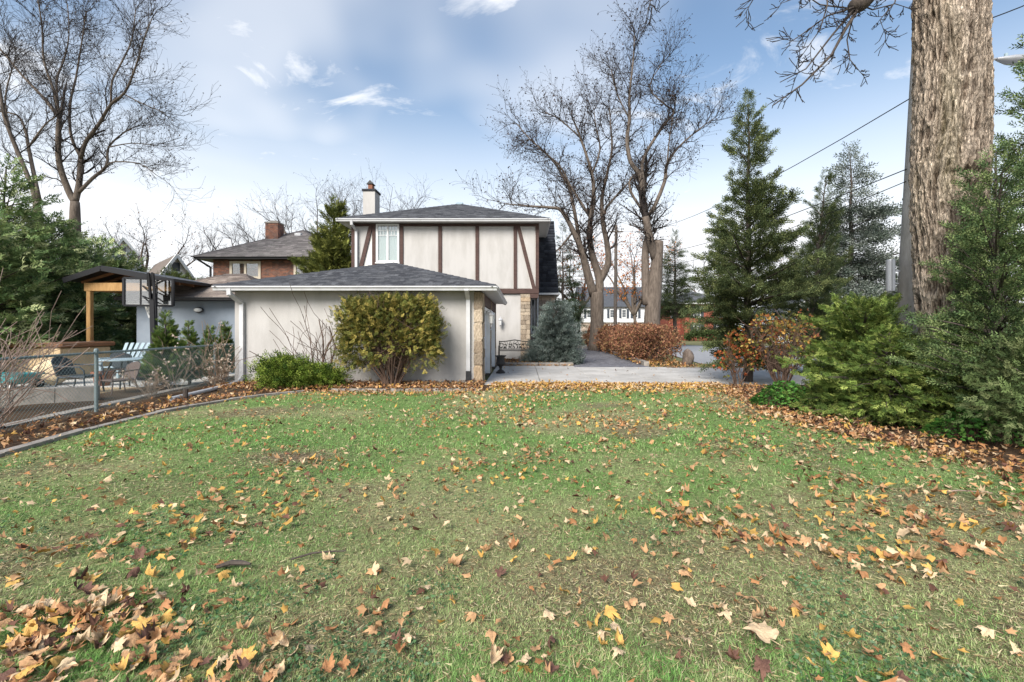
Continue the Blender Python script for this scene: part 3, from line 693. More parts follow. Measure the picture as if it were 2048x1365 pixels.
def side_gable(name, px0, px1, y_eave, y_ridge, y_base, d, depth, label, wall, roofm, gx=None):
    x0 = at(px0,0,d)[0]; x1 = at(px1,0,d)[0]; ze = at(0,y_eave,d)[2]; zr = at(0,y_ridge,d+depth/2)[2]
    r = root(name, ((x0+x1)/2, d, 0), label, 'house')
    obj('wall', MB().prism([(x0,d,-.1),(x0,d,ze),(x0,d+depth/2,zr-.1),(x0,d+depth,ze),(x0,d+depth,-.1)], (x1-x0,0,0)), wall, r)
    b = MB(); o = .4
    for (ya, s) in ((d,-1),(d+depth,1)):
        sl = (zr-ze)/(depth/2)
        b.prism([(x0-o,ya+s*o,ze-sl*o+.02),(x0-o,d+depth/2,zr+.02),(x0-o,d+depth/2,zr+.2),(x0-o,ya+s*o,ze-sl*o+.2)], (x1-x0+2*o,0,0))
    obj('roof', b, roofm, r); return r, x0, x1, ze, zr
# roof plane turned to us on the left, white gable end on the right
def wedge_house(pA, pP, pB, e, roofm, label):
    A, P, B = at(*pA), at(*pP), at(*pB); e = np.array((e[0], e[1], 0.)); r = root('white_gable_house', ((A[0]+B[0])/2, (A[1]+B[1])/2, 0), label, 'house', 'white gabled houses far left')
    a = nrm(np.array((B[0]-A[0], B[1]-A[1], 0))); g0 = lambda p: np.array((p[0], p[1], -.1))
    obj('wall', MB().prism([g0(A), g0(B), B, P, A], e), 'clapboard', r)
    o = -nrm(e)*.35; b = MB(); up = np.array((0,0,.2))
    for Q in (A, B):
        ext = (Q-P)*.14; b.prism([Q+ext+o+(0,0,.03), P+o+(0,0,.03), P+o+up, Q+ext+o+up], e-o*2)
    ro = obj('roof', b, roofm, r); t = MB()
    for Q in (A, B): t.bar(Q+(Q-P)*.14+o*1.15+(0,0,.08), P+o*1.15+(0,0,.08), .06, .24)
    obj('barge_board', t, 'white_paint', ro)
    c = P-np.array((0,0,(P[2]-A[2])*.62)); obj('window', MB().prism([c-a*.35+o*.1, c+a*.35+o*.1, c+a*.35+o*.1+(0,0,.7), c-a*.35+o*.1+(0,0,.7)], -o*.2), 'pane_dark', r)
wedge_house((318,556,36), (352,514,37.4), (382,556,38.8), (-6.2,5.6), 'roof_brown', 'white gabled house with brown roof, beyond the pavilion roof')
wedge_house((213,520,48), (245,479,49.5), (282,520,51), (-6.5,6.0), 'roof_brown', 'white gable peak showing above the left cedars, with dark roof')

# white two storey house far across the street
d = 75.0
wh, x0, x1, ze, zr = side_gable('far_white_house', 1163, 1322, 612, 577, 662, d, 9, 'white clapboard and stone house with dark shutters, seen between the two street trees', 'clapboard', 'roof_far')
obj('stone_base', MB().box(x0-.02,x1+.02,d-.06,d+.5,-.1,2.62), 'brick_pale', wh)
obj('jetty', MB().box(x0-.05,x1+.05,d-.28,d-.0,2.62,2.9), 'white_paint', wh)
for px in (1178,1224,1248,1271,1300):
    c = at(px,0,d)[0]
    window(wh, c-.38, c+.38, 3.35, 4.75, d-.03, 'white_paint', 1, .09, (2,3,1.0), 'dark')
    for s in (-1,1): obj('shutter', MB().bbox(c+s*.62-.19, c+s*.62+.19, d-.09, d-.01, 3.3, 4.8, .01), 'shutter', wh)
window(wh, at(1252,0,d)[0], at(1263,0,d)[0], .9, 2.2, d-.1, 'white_paint', 2, .1, (2,3,1.0), 'dark')
obj('door', MB().bbox(at(1216,0,d)[0],at(1216,0,d)[0]+1.0,d-.12,d,0,2.2,.02), 'white_paint', wh)
obj('door_surround', MB().bbox(at(1232,0,d)[0],at(1232,0,d)[0]+1.2,d-.12,d,0,2.3,.02), 'white_paint', wh)
cg2, cx0, cx1, cze, czr = side_gable('far_annex', 1322, 1375, 655, 614, 665, 78, 8, 'low pale annex with steep dark roof right of the pollarded tree', 'far_wall', 'roof_far')
# red brick house
d = 62.0
rd = root('red_brick_house', (at(1400,0,d)[0], d, 0), 'red brick house with white sash windows across the street', 'house')
rx0, rx1 = at(1346,0,d)[0], at(1470,0,d)[0]
obj('wall', MB().box(rx0,rx1,d+2,d+10,-.1,4.9).box(rx0+1.7,rx1,d,d+2,-.1,4.9), 'brick_red', rd)
obj('eave', MB().box(rx0-.4,rx1+.4,d-.4,d+10.4,4.9,5.12), 'white_paint', rd)
hip_roof(rd, rx0-.45,rx1+.45,d-.45,d+10.4,5.12,[(rx0+4,d+5,7.0),(rx1-4,d+5,7.0)], [(.09,.095,.105),(.07,.075,.085)], .3, .8, 'fl')
for px in (1394,1440):
    c = at(px,0,d)[0]
    for (a, e) in ((3.1,4.6),(.7,2.3)):
        window(rd, c-.5, c+.5, a, e, d-.03, 'white_paint', 1, .1, (2,4,1.0), 'dark')
        for s in (-1,1): obj('shutter', MB().bbox(c+s*.72-.18, c+s*.72+.18, d-.08, d-.01, a, e, .01), 'shutter', rd)
window(rd, rx0+.3, rx0+.9, 3.1, 4.6, d+1.97, 'white_paint', 1, .1, (2,4,1.0), 'dark')
# pale house behind the spruce
gable_house('pale_bungalow', 1575, 1690, 1640, 625, 588, 50, 8, 'pale house with grey roof half hidden behind the tall juniper', 'far_wall', 'roof_far')

# ------------------------------------------------------------------ basketball hoop
d = 13.2; bx, by = at(307,0,d)[0], d
hp = root('basketball_hoop', (bx, by, 0), 'black basketball hoop with clear backboard and white net', 'basketball hoop')
obj('base', MB().bbox(bx-.35,bx+.35,by-.25,by+.6,-.05,.18,.05), 'black_paint', hp)
obj('pole', MB().bar((bx+.05,by,0),(bx-.03,by+.02,2.45),.13,.13), 'black_paint', hp)
obj('pole_sleeve', MB().bar((bx+.045,by-.0,.25),(bx+.03,by-.0,1.1),.125,.125), 'dark_metal', hp)
# board turned away: its plane runs from near-right to far-left
u = nrm(np.array((1.0,.35,0))); n_ = np.array((-u[1],u[0],0)); zc = 2.52
bc = np.array((bx-.42, by+.35, zc)); up = np.array((0,0,1.)); hw, hh = .60, .40
def bp(a, b_): return bc+u*a*hw+up*b_*hh
obj('backboard', MB().prism([bp(-1,-1),bp(1,-1),bp(1,1),bp(-1,1)], n_*.012), 'board_glass', hp)
fb = MB()
for (a, c) in (((-1,-1),(1,-1)),((1,-1),(1,1)),((1,1),(-1,1)),((-1,1),(-1,-1))): fb.bar(bp(*a), bp(*c), .07, .06)
fb.bar(bp(-.33,-1),bp(-.33,1),.035,.035).bar(bp(.33,-1),bp(.33,1),.035,.035)
obj('board_frame', fb, 'black_paint', hp)
sq = MB()
for (a, c) in (((-.36,-.55),(.36,-.55)),((.36,-.55),(.36,.1)),((.36,.1),(-.36,.1)),((-.36,.1),(-.36,-.55))): sq.bar(bp(*a)+n_*.02, bp(*c)+n_*.02, .035, .012)
sq.bar(bp(-.95,-.9)+n_*.02, bp(.95,-.9)+n_*.02, .03, .012)
obj('target_square', sq, 'white_paint', hp)
ar = MB(); p0 = np.array((bx,by,2.4))
for s in (-.05,.05):
    o = u*s
    ar.bar(p0+o-up*.25, bp(0,-.3)+o*3, .03).bar(p0+o+up*.05, bp(0,.45)+o*3, .03).bar(p0+o-up*.1-n_*.05, np.array((bx+.02,by-.12,3.03))+o, .055).bar(bp(.05,.5)+o, np.array((bx+.0,by-.12,3.03))+o, .055)
obj('lift_arms', ar, 'black_paint', hp)
obj('spring', MB().tube([np.array((bx+.1,by-.1,2.75)), np.array((bx+.16,by-.1,1.75))], .018, 8), 'black_paint', hp)
rc = bc+n_*.32-up*.32; ring = [rc+.23*(math.cos(a)*u+math.sin(a)*n_) for a in np.linspace(0,2*math.pi,25)]
obj('rim', MB().tube(ring, .012, 6, False).bar(bc-up*.32, rc-n_*.22, .08,.03), 'dark_metal', hp)
nv = MB(); K = 12
for k in range(K):
    for lv in range(4):
        for s in (-.5,.5):
            a0 = 2*math.pi*(k+lv*.5)/K; a1 = 2*math.pi*(k+lv*.5+s)/K
            f = lambda a, l: rc+(.22-.028*l)*(math.cos(a)*u+math.sin(a)*n_)-up*.11*l
            nv.bar(f(a0,lv), f(a1,lv+1), .02)
obj('net', nv, 'white_paint', hp)

# ------------------------------------------------------------------ chain link fence
fx = lambda y: -7.25-.154*(y-7.74)
FZ = 1.035; fd = nrm(np.array((-.154,1,0)))
fe = root('chain_link_fence', (fx(7.74), 7.74, 0), 'grey green chain link fence along the left edge of the yard', 'fence')
for y in (4.4, 7.74, 11.6, 13.9):
    p = np.array((fx(y), y, 0)); po = obj('post', MB().tube([p-(0,0,.1), p+(0,0,FZ+.0)], .028, 10), 'galv', fe)
    obj('post_cap', MB().lathe([(.035,FZ-.03),(.035,FZ+.015),(.026,FZ+.04),(.01,FZ+.05)], p, 10), 'galv', po)
obj('top_rail', MB().tube([(fx(3.2),3.2,FZ-.03),(fx(14.2),14.2,FZ-.03)], .019, 8), 'galv', fe)
s0, s1 = 3.2, 14.2; Ltot = (s1-s0)/fd[1]; sp = .068; h0, h1 = .03, FZ+.005; hh_ = h1-h0
P0 = np.array((fx(s0), s0, 0.)); A_ = []; B_ = []
for k in range(int((Ltot+hh_)/sp)+1):
    a = k*sp-hh_
    for sg in (1,-1):
        q0, q1 = (a, a+hh_) if sg == 1 else (a+hh_, a)
        za, zb = h0, h1
        lo, hi = 0, Ltot
        def clip(q0, za, q1, zb):
            if min(q0,q1) < 0:
                t = (0-q0)/(q1-q0)
                if q0 < 0: q0, za = 0, za+(zb-za)*t
                else: q1, zb = 0, za+(zb-za)*t
            if max(q0,q1) > Ltot:
                t = (Ltot-q0)/(q1-q0)
                if q0 > Ltot: q0, za = Ltot, za+(zb-za)*t
                else: q1, zb = Ltot, za+(zb-za)*t
            return q0, za, q1, zb
        if max(q0,q1) <= .02 or min(q0,q1) >= Ltot-.02: continue
        q0, za, q1, zb = clip(q0, za, q1, zb)
        off = np.array((.004*sg+.036,0,0)); A_.append(P0+fd*q0+np.array((0,0,za))+off); B_.append(P0+fd*q1+np.array((0,0,zb))+off)
def prisms(A, B, ra, rb, n=3):
    """many tapered twigs / wires at once -> V, F"""
    A = np.asarray(A, float); B = np.asarray(B, float); ra = np.broadcast_to(np.asarray(ra, float), (len(A),)); rb = np.broadcast_to(np.asarray(rb, float), (len(A),))
    d = nrm(B-A); ref = np.where(np.abs(d[:,2:3]) < .9, np.array([[0,0,1.]]), np.array([[1.,0,0]])); u = nrm(np.cross(d, ref)); w = np.cross(d, u)
    ang = np.arange(n)*2*math.pi/n; cs, sn = np.cos(ang), np.sin(ang)
    ring = u[:,None,:]*cs[None,:,None]+w[:,None,:]*sn[None,:,None]
    V = np.concatenate([A[:,None,:]+ring*ra[:,None,None], B[:,None,:]+ring*rb[:,None,None]], 1).reshape(-1,3)
    base = np.arange(len(A))[:,None]*2*n; j = np.arange(n); j2 = (j+1)%n
    F = np.stack([base+j, base+j2, base+n+j2, base+n+j], 2).reshape(-1,4)
    return V, F
obj('wire_mesh', prisms(A_, B_, .0019, .0019, 3), 'fence_wire', fe, kind='stuff')

# ------------------------------------------------------------------ neighbour's patio things
def wagon():
    c = at(22,774,11.2); r = root('garden_wagon', (c[0], c[1], -.05), 'teal plastic garden wagon behind the chain link fence', 'wagon'); x, y = c[0], c[1]
    obj('tub', MB().prism([(x-.55,y-.28,.07),(x+.35,y-.28,.07),(x+.5,y-.28,.3),(x-.6,y-.28,.3)], (0,.56,0)), 'teal', r)
    obj('rim', MB().bbox(x-.64,x+.54,y-.31,y+.31,.28,.33,.015), 'teal', r)
    for dx in (-.42,.36):
        for s in (-1,1):
            w = obj('wheel', MB().tube([(x+dx,y+s*.29,.05),(x+dx,y+s*.36,.05)], .1, 16), 'black_paint', r)
            obj('hub', MB().tube([(x+dx,y+s*.285,.05),(x+dx,y+s*.365,.05)], .045, 12), 'white_paint', w)
    obj('handle', MB().tube([(x+.5,y,.15),(x+.75,y,.12),(x+1.0,y-.02,.03)], .015, 8), 'black_paint', r)
wagon()
def wicker_chair(c, rz, m, label, group, s=1.0):
    r = root('patio_chair', (c[0], c[1], -.05), label, 'chair', group); r.rotation_euler = (0,0,rz); o = np.array((c[0], c[1], -.05))
    def pt(name, b): b.v = [tuple(o+np.array(v)*s) for v in b.v]; return obj(name, b, m, r)
    pt('seat', MB().bbox(-.26,.26,-.25,.25,.38,.43,.02))
    bk = MB(); n = 9
    for i in range(n):
        a0 = -.27+.54*i/n; a1 = -.27+.54*(i+1)/n; f = lambda a: .25+.07*(1-(a/.27)**2)
        bk.prism([(a0,f(a0),.43),(a1,f(a1),.43),(a1,f(a1)+.1,.86-.10*(a1/.27)**2),(a0,f(a0)+.1,.86-.10*(a0/.27)**2)], (0,.02,0))
    pt('backrest', bk)
    for sx in (-1,1):
        pt('arm', MB().tube([(sx*.27,.30,.66),(sx*.31,.1,.65),(sx*.31,-.2,.63),(sx*.29,-.27,.55),(sx*.27,-.27,.40)], .018, 8))
        pt('leg', MB().tube([(sx*.25,-.24,.42),(sx*.28,-.30,0)], [.017,.014], 8)); pt('leg', MB().tube([(sx*.25,.24,.42),(sx*.27,.33,0)], [.017,.014], 8))
GP = 'patio chairs behind the fence'
wicker_chair(at(160,785,10.2), math.radians(100), 'wicker', 'dark wicker patio chair nearest the teal wagon', GP, 1.0)
wicker_chair(at(236,787,10.0), math.radians(-20), 'wicker_brown', 'brown wicker chair in front of the patio table', GP, .85)
wicker_chair(at(262,745,12.6), math.radians(185), 'wicker', 'dark patio chair on the far side of the glass table', GP, 1.0)
c = at(250,760,11.3); r = root('patio_table', (c[0],c[1],-.05), 'round patio table among the chairs behind the fence', 'table')
obj('table_top', MB().lathe([(.5,.0),(.52,.012),(.52,.03),(.5,.04)], (c[0],c[1],.64), 24), 'adirondack', r)
for k in range(4):
    a = k*math.pi/2+.5; q = np.array((math.cos(a),math.sin(a),0)); obj('leg', MB().tube([c*np.array((1,1,0))+q*.25+(0,0,.645), c*np.array((1,1,0))+q*.36+(0,0,.3), c*np.array((1,1,0))+q*.42+(0,0,-.05)], .018, 8), 'dark_metal', r)
c = at(248,735,13.4); r = root('slatted_chair', (c[0],c[1],-.05), 'pale blue slatted garden chair by the grey wall', 'chair')
for i in range(5): obj('slat', MB().bar((c[0]-.26+i*.13,c[1]+.1,.3),(c[0]-.34+i*.17,c[1]+.5,1.0),.1,.02,up=(0,1,0)), 'adirondack', r)
obj('seat', MB().bbox(c[0]-.33,c[0]+.33,c[1]-.35,c[1]+.2,.3,.34,.01), 'adirondack', r)
for s in (-1,1):
    obj('armrest', MB().bbox(c[0]+s*.4-.07,c[0]+s*.4+.07,c[1]-.4,c[1]+.35,.56,.59,.01), 'adirondack', r)
    obj('leg', MB().bbox(c[0]+s*.38-.04,c[0]+s*.38+.04,c[1]-.36,c[1]-.3,-.05,.56,.01), 'adirondack', r); obj('leg', MB().bbox(c[0]+s*.38-.04,c[0]+s*.38+.04,c[1]+.2,c[1]+.26,-.05,.56,.01), 'adirondack', r)
# leather-coloured sack cushion
c = at(103,762,12.0); V = []; F = []; n1, n2 = 14, 20
for i in range(n1+1):
    ph = -math.pi/2+math.pi*i/n1
    for j in range(n2):
        th = 2*math.pi*j/n2; sg = lambda v, p: math.copysign(abs(v)**p, v)
        V.append((c[0]+.42*sg(math.cos(ph),.6)*sg(math.cos(th),.6)+.12*math.sin(ph), c[1]+.25*sg(math.cos(ph),.6)*sg(math.sin(th),.6), .28+.34*sg(math.sin(ph),.7)+.05*math.sin(3*th)))
for i in range(n1):
    for j in range(n2): F.append((i*n2+j, i*n2+(j+1)%n2, (i+1)*n2+(j+1)%n2, (i+1)*n2+j))
obj('cushion', (np.array(V), np.array(F)), 'hide', label='large tan outdoor cushion slumped beside the dark patio chair', cat='cushion', smooth=True)
# hot tub with wooden cabinet
r = root('hot_tub', (-14.7,13.6,-.05), 'wood sided hot tub with dark brown cover under the bare shrub', 'hot tub')
for i in range(14): obj('board', MB().bbox(-16.0+i*.2,-16.0+i*.2+.192,13.0,13.05,-.04,.86,.006), 'tan_board', r)
obj('shell', MB().bbox(-16.0,-13.2,13.06,14.6,-.05,.87,.03), 'tan_board', r)
obj('cover', MB().bbox(-16.08,-13.12,12.94,14.7,.89,1.03,.04), 'wood_brown', r)
# low block planter wall behind the fence and concrete strip under it
r = root('block_wall', (-9.2,8.6,-.05), 'low grey concrete block wall enclosing the neighbour patio bed', 'wall')
p0, p1 = np.array((-11.6,7.55,0)), np.array((-8.45,9.05,0)); nbk = 6
for i in range(nbk):
    a = p0+(p1-p0)*(i+.01)/nbk; b_ = p0+(p1-p0)*(i+.99)/nbk
    obj('block', MB().bar(a+(0,0,.12),b_+(0,0,.12),.28,.32), 'concrete_old', r)
sheet('bed_soil', [(-16,9.0),(-11.6,7.7),(-8.5,9.1),(-8.5,11.3),(-16,11.3)], -.03, 'tan_board')
r = root('concrete_strip', (-7.9,8.5,-.05), 'long flat concrete edging strip at the foot of the fence', 'edging')
for i in range(9):
    y0 = 5.2+i*.95; obj('edging_block', MB().bar((fx(y0)-.38,y0,-.03),(fx(y0+.93)-.38,y0+.93,-.03),.22,.12), 'concrete_old', r)
# plant pot
c = at(205,748,11.8); pot = root('plant_pot', (c[0],c[1],-.05), 'dark red plant pot between the patio chairs', 'pot')
obj('pot', MB().lathe([(.15,0),(.2,.3),(.23,.33),(.23,.37),(.19,.37),(.18,.33)], (c[0],c[1],-.05), 18), 'terracotta', pot)

# ------------------------------------------------------------------ small things by the house
c = (-.35, 20.0, 0); r = root('garden_bench', (c[0],c[1],.07), 'black cast iron bench with openwork back against the house', 'bench')
bx0, bx1, by0 = -1.03, .32, 19.75; ZB = .07
for x in (bx0,bx1):
    sd = MB(); sd.tube([(x,by0-.02,ZB),(x,by0+.02,ZB+.4),(x,by0+.0,ZB+.62),(x,by0+.2,ZB+.64),(x,by0+.44,ZB+.62)], .022, 8).tube([(x,by0+.5,ZB),(x,by0+.42,ZB+.4),(x,by0+.5,ZB+.84)], .022, 8)
    obj('side_frame', sd, 'cast_iron', r)
for i in range(5): obj('seat_slat', MB().bbox(bx0+.02,bx1-.02,by0+.02+i*.085,by0+.09+i*.085,ZB+.40,ZB+.425,.006), 'cast_iron', r)
bk = MB(); yb = by0+.46
bk.tube([(bx0,yb,ZB+.80),(bx0+.3,yb,ZB+.82),(bx0+.68,yb,ZB+.88),(bx1-.3,yb,ZB+.82),(bx1,yb,ZB+.80)], .022, 8).tube([(bx0,yb-.03,ZB+.47),(bx1,yb-.03,ZB+.47)], .02, 8)
obj('back_frame', bk, 'cast_iron', r)
orn = MB(); r3 = random.Random(3)
for i in range(11):
    xx = bx0+.08+i*.115; orn.tube([(xx,yb-.02,ZB+.48),(xx+r3.uniform(-.1,.1),yb-.01,ZB+.6),(xx+r3.uniform(-.1,.1),yb,ZB+.72),(xx+r3.uniform(-.08,.08),yb,ZB+.83)], .011, 5)
    for q in range(2):
        cx_, cz_ = xx+r3.uniform(-.05,.05), ZB+.54+q*.15+r3.uniform(-.03,.03); a = r3.uniform(0,3.1); L_ = .075; w = .032
        dx, dz_ = math.cos(a), math.sin(a)
        orn.prism([(cx_-dx*L_,yb-.03,cz_-dz_*L_),(cx_-dz_*w,yb-.03,cz_+dx*w),(cx_+dx*L_,yb-.03,cz_+dz_*L_),(cx_+dz_*w,yb-.03,cz_-dx*w)], (0,.018,0))
obj('openwork', orn, 'cast_iron', r)
obj('urn', MB().lathe([(.145,0),(.145,.045),(.11,.06),(.10,.085),(.045,.12),(.04,.17),(.075,.195),(.045,.21),(.10,.24),(.145,.28),(.15,.33),(.125,.37),(.12,.46),(.135,.52),(.185,.545),(.185,.565),(.15,.565),(.12,.5),(.11,.4)], (-.70,14.55,.013), 28), 'cast_iron', label='dark cast iron urn standing by the garage door', cat='urn', smooth=True)
r = root('planter_kerb', (.9,17.65,0), 'low stone kerb around the planter under the blue spruce', 'kerb')
for a, c_ in ((-1.2,-.2),(-.2,.62),(.62,1.42),(1.42,1.98)): obj('kerb_stone', MB().bbox(a+.006,c_-.006,17.56,17.76,-.02,.125,.018), 'concrete_old', r)
for k in range(5): obj('kerb_stone', MB().bbox(1.8,1.98,17.77+k*.8,18.56+k*.8,-.02,.12,.018), 'concrete_old', r)
r = root('drive_kerb', (5.2,25,0), 'long concrete kerb between the block paved drive and the russet hedge', 'kerb')
for k in range(22):
    y0 = 17.9+k*.95; x0_ = 4.88+(y0-17.9)*.048; obj('kerb_stone', MB().bar((x0_,y0,.05),(x0_+.045,y0+.94,.05),.2,.2), 'concrete_old', r)
r = root('lawn_edging', (-5.8,5,0), 'curved grey stone edging between the lawn and the fence bed', 'edging')
ed = np.array(EDGE); seg = np.cumsum(np.r_[0, np.linalg.norm(np.diff(ed,axis=0),axis=1)]); s = 0; r4 = random.Random(8)
while s < seg[-1]-.1:
    L_ = r4.uniform(.45,.75); e = min(s+L_-.012, seg[-1]); a = np.array([np.interp(s,seg,ed[:,0]),np.interp(s,seg,ed[:,1])]); b_ = np.array([np.interp(e,seg,ed[:,0]),np.interp(e,seg,ed[:,1])])
    w = r4.uniform(.11,.15); z = -.012+r4.uniform(-.008,.01); obj('edging_stone', MB().bar((*a,z),(*b_,z),w,.1), 'concrete_old', r); s += L_
r = root('bed_edging', (-3.8,10.4,0), 'straight concrete edging in front of the garage bed, part buried in leaves', 'edging')
for k in range(4): obj('edging_stone', MB().bbox(-4.4+k*.86,-4.4+k*.86+.85,10.36,10.48,-.04,.055,.012), 'concrete_old', r)
c = at(370,800,9.1); obj('stake', MB().tube([(c[0],c[1],-.05),(c[0]+.01,c[1],.12),(c[0]+.02,c[1],.22)], [.05,.045,.042], 9), 'bark_dark', label='short dark wooden stake standing in the fence bed', cat='stake')
# upright boulder by the hedge
c = at(1375,728,18.6); V = []; F = []; n1, n2 = 12, 18
for i in range(n1+1):
    ph = -math.pi/2+math.pi*i/n1
    for j in range(n2):
        th = 2*math.pi*j/n2; x = math.cos(ph)*math.cos(th); y = math.cos(ph)*math.sin(th); z = math.sin(ph)
        k = 1+.22*(vnoise(x*2+5,y*2,z*2,5)-.5)+.1*(vnoise(x*6+5,y*6,z*6,9)-.5)
        x = max(x, -.55+.3*z); V.append((c[0]+.27*x*k, c[1]+.24*y*k, .24+.36*z*k))
for i in range(n1):
    for j in range(n2): F.append((i*n2+j, i*n2+(j+1)%n2, (i+1)*n2+(j+1)%n2, (i+1)*n2+j))
obj('boulder', (np.array(V), np.array(F)), 'boulder', label='upright brown boulder at the end of the russet hedge', cat='boulder')

# ------------------------------------------------------------------ poles, wires, street lamp
pp0 = at(1812,700,9.2); pp1 = at(1846,60,9.2); dirp = nrm(pp1-pp0); base = pp0-dirp*(pp0[2]+.1)/dirp[2]
pole = root('concrete_pole', base*np.array((1,1,0)), 'leaning grey concrete utility pole close behind the huge trunk', 'utility pole')
obj('shaft', MB().tube([base, base+dirp*4, base+dirp*8, base+dirp*11.5], [.20,.18,.16,.14], 18), 'concrete_pole', pole, smooth=True)
c = at(1781,552,9.1); obj('canister', MB().lathe([(.0,-.31),(.075,-.31),(.078,-.30),(.078,.30),(.075,.32),(.0,.33)], c, 18), 'pipe_grey', pole)
obj('strap', MB().bar(c+(0.05,0,.1), c+(.22,.05,.1), .03).bar(c+(0.05,0,-.15), c+(.2,.05,-.15), .03), 'pipe_grey', pole)
wp = at(1230,660,40); wb_ = np.array((wp[0],40,0)); wpole = root('wooden_pole', wb_, 'thin wooden utility pole between the two street trees', 'utility pole')
obj('shaft', MB().tube([wb_-(0,0,.1), wb_+(.05,0,5), wb_+(.1,0,10.6)], [.17,.15,.12], 10), 'pole_wood', wpole)
obj('crossarm', MB().bar(wb_+(-.5,-.1,10.0), wb_+(.7,-.1,10.0), .1), 'pole_wood', wpole)
def wire(a, b_, sag, label, rad=.009, n=16):
    a = np.array(a, float); b_ = np.array(b_, float); P = [a+(b_-a)*t-np.array((0,0,sag*4*t*(1-t))) for t in np.linspace(0,1,n)]
    obj('overhead_wire', MB().tube(P, rad, 5), 'wire', label=label, cat='wire', group='overhead wires')
def on_pole(z): return base+dirp*((z+.1)/dirp[2])
wire(on_pole(6.1)-(.15,0,0), wb_+(.5,-.1,10.05), .9, 'uppermost black wire running from the concrete pole down to the left', .011)
wire(on_pole(4.65)-(.18,0,0), wb_+(.1,-.1,8.2), .8, 'middle black wire passing in front of the spruce', .011)
wire(on_pole(4.4)-(.18,0,0), wb_+(.1,-.1,7.2), .9, 'lowest black wire passing in front of the spruce', .009)
wire(on_pole(7.3)+(.1,0,0), at(2300,-110,7.5), .15, 'black wire right of the huge trunk rising to the right', .011)
wire(wb_+(0,-.1,6.1), (-20, 60, 8.3), .8, 'thin wire running left from the wooden pole behind the house', .012)
wire(wb_+(0,-.1,5.6), (40, 44, 6.2), .7, 'thin wire running right from the wooden pole past the pollarded tree', .014)
lm = root('street_lamp', on_pole(6.6), 'street lamp head on an arm right of the huge trunk', 'street lamp')
e = at(1992,118,9.0)
obj('arm', MB().tube([on_pole(6.45), (on_pole(6.5)+e)/2+(0,0,.06), e], .022, 8), 'pipe_grey', lm)
hd = MB(); 
for i, (t, w, h) in enumerate(((0,.03,.03),(.12,.08,.07),(.3,.14,.11),(.5,.15,.11),(.68,.10,.08),(.74,.03,.03))): pass
prof = [(0,.03,.03),(.10,.07,.06),(.28,.13,.10),(.5,.15,.11),(.66,.11,.08),(.74,.03,.03)]; V = []; n = 12
for (t, w, h) in prof:
    for j in range(n): a = 2*math.pi*j/n; V.append(e+np.array((t, w*math.cos(a), h*math.sin(a)*(.5 if math.sin(a) > 0 else 1)-.02*t)))
F = [(i*n+j, i*n+(j+1)%n, (i+1)*n+(j+1)%n, (i+1)*n+j) for i in range(len(prof)-1) for j in range(n)]
obj('lamp_head', hd.add(V, F), 'pipe_grey', lm, smooth=True)
obj('photocell', MB().lathe([(.03,0),(.03,.06),(.02,.07)], e+(.2,0,.04), 10), 'adirondack', lm)
# ------------------------------------------------------------------ vegetation tools
def scatter(TV, TF, pos, dirs, ups, sc, cols, jit=.12):
    """many copies of a small leafy shape merged: V, F, C"""
    pos = np.asarray(pos, float); n = len(pos); x = nrm(dirs); z = np.asarray(ups, float); z = nrm(z-x*np.sum(x*z, 1, keepdims=True)); y = np.cross(z, x)
    Rm = np.stack([x, y, z], 2); sc = np.broadcast_to(np.asarray(sc, float), (n,))
    V = pos[:,None,:]+np.einsum('nij,kj->nki', Rm, TV)*sc[:,None,None]
    F = (TF[None]+(np.arange(n)*len(TV))[:,None,None]).reshape(-1, TF.shape[1])
    C = np.repeat(np.asarray(cols)[:,None,:], len(TV), 1)
    return V.reshape(-1,3), F, C.reshape(-1,3)
def diamonds(spec, fold=0.0):
    """spec: list of (base, tip, width, normal) flat pointed leaves"""
    V = []; F = []
    for (a, b, w, nn) in spec:
        a = np.array(a, float); b = np.array(b, float); s = nrm(np.cross(b-a, np.array(nn, float)))*w/2; m = a+(b-a)*.45+np.array(nn)*fold; o = len(V)
        V += [a, m+s, b, m-s]; F += [(o,o+1,o+2),(o,o+2,o+3)]
    return np.array(V), np.array(F)
def spikes(spec):
    """the same, one pointed face each (needles, scale leaves)"""
    V = []; F = []
    for (a, b, w, nn) in spec:
        a = np.array(a, float); b = np.array(b, float); s = nrm(np.cross(b-a, np.array(nn, float)))*w/2; o = len(V); m = a+(b-a)*.3
        V += [m-s, m+s, b]; F += [(o,o+1,o+2)]
    return np.array(V), np.array(F)
rt = random.Random(21)
def t_cedar():                                               # thin drooping fern-like spray
    S = [((0,0,0),(.55,0,.03),.05,(0,0,1)),((.5,0,.03),(1.05,0,-.12),.07,(0,0,1))]
    for i in range(5):
        t = .08+i*.17; L = .50-.06*i
        for s in (-1,1):
            e = (t+L*rt.uniform(.75,.95), s*L*rt.uniform(.4,.65), rt.uniform(-.16,.08)); S.append(((t,0,.02),e,.13,(rt.uniform(-.4,.4),rt.uniform(-.3,.3),1)))
    return spikes(S)
def t_juniper():                                             # bushy tuft
    S = []
    for i in range(11):
        a = i*2.4; t = .02+.075*i; e = .20+.12*rt.random(); L = .42-.015*i
        S.append(((t,0,0),(t+L*.85,e*math.cos(a),e*math.sin(a)),.125,(0,-math.sin(a),math.cos(a))))
    return spikes(S)
def t_spruce():                                              # twig with needles all round
    S = []
    for i in range(12):
        a = i*2.4; t = .04+.07*i; S.append(((t,0,0),(t+.2,.2*math.cos(a),.2*math.sin(a)),.09,(0,-math.sin(a),math.cos(a))))
    return spikes(S)
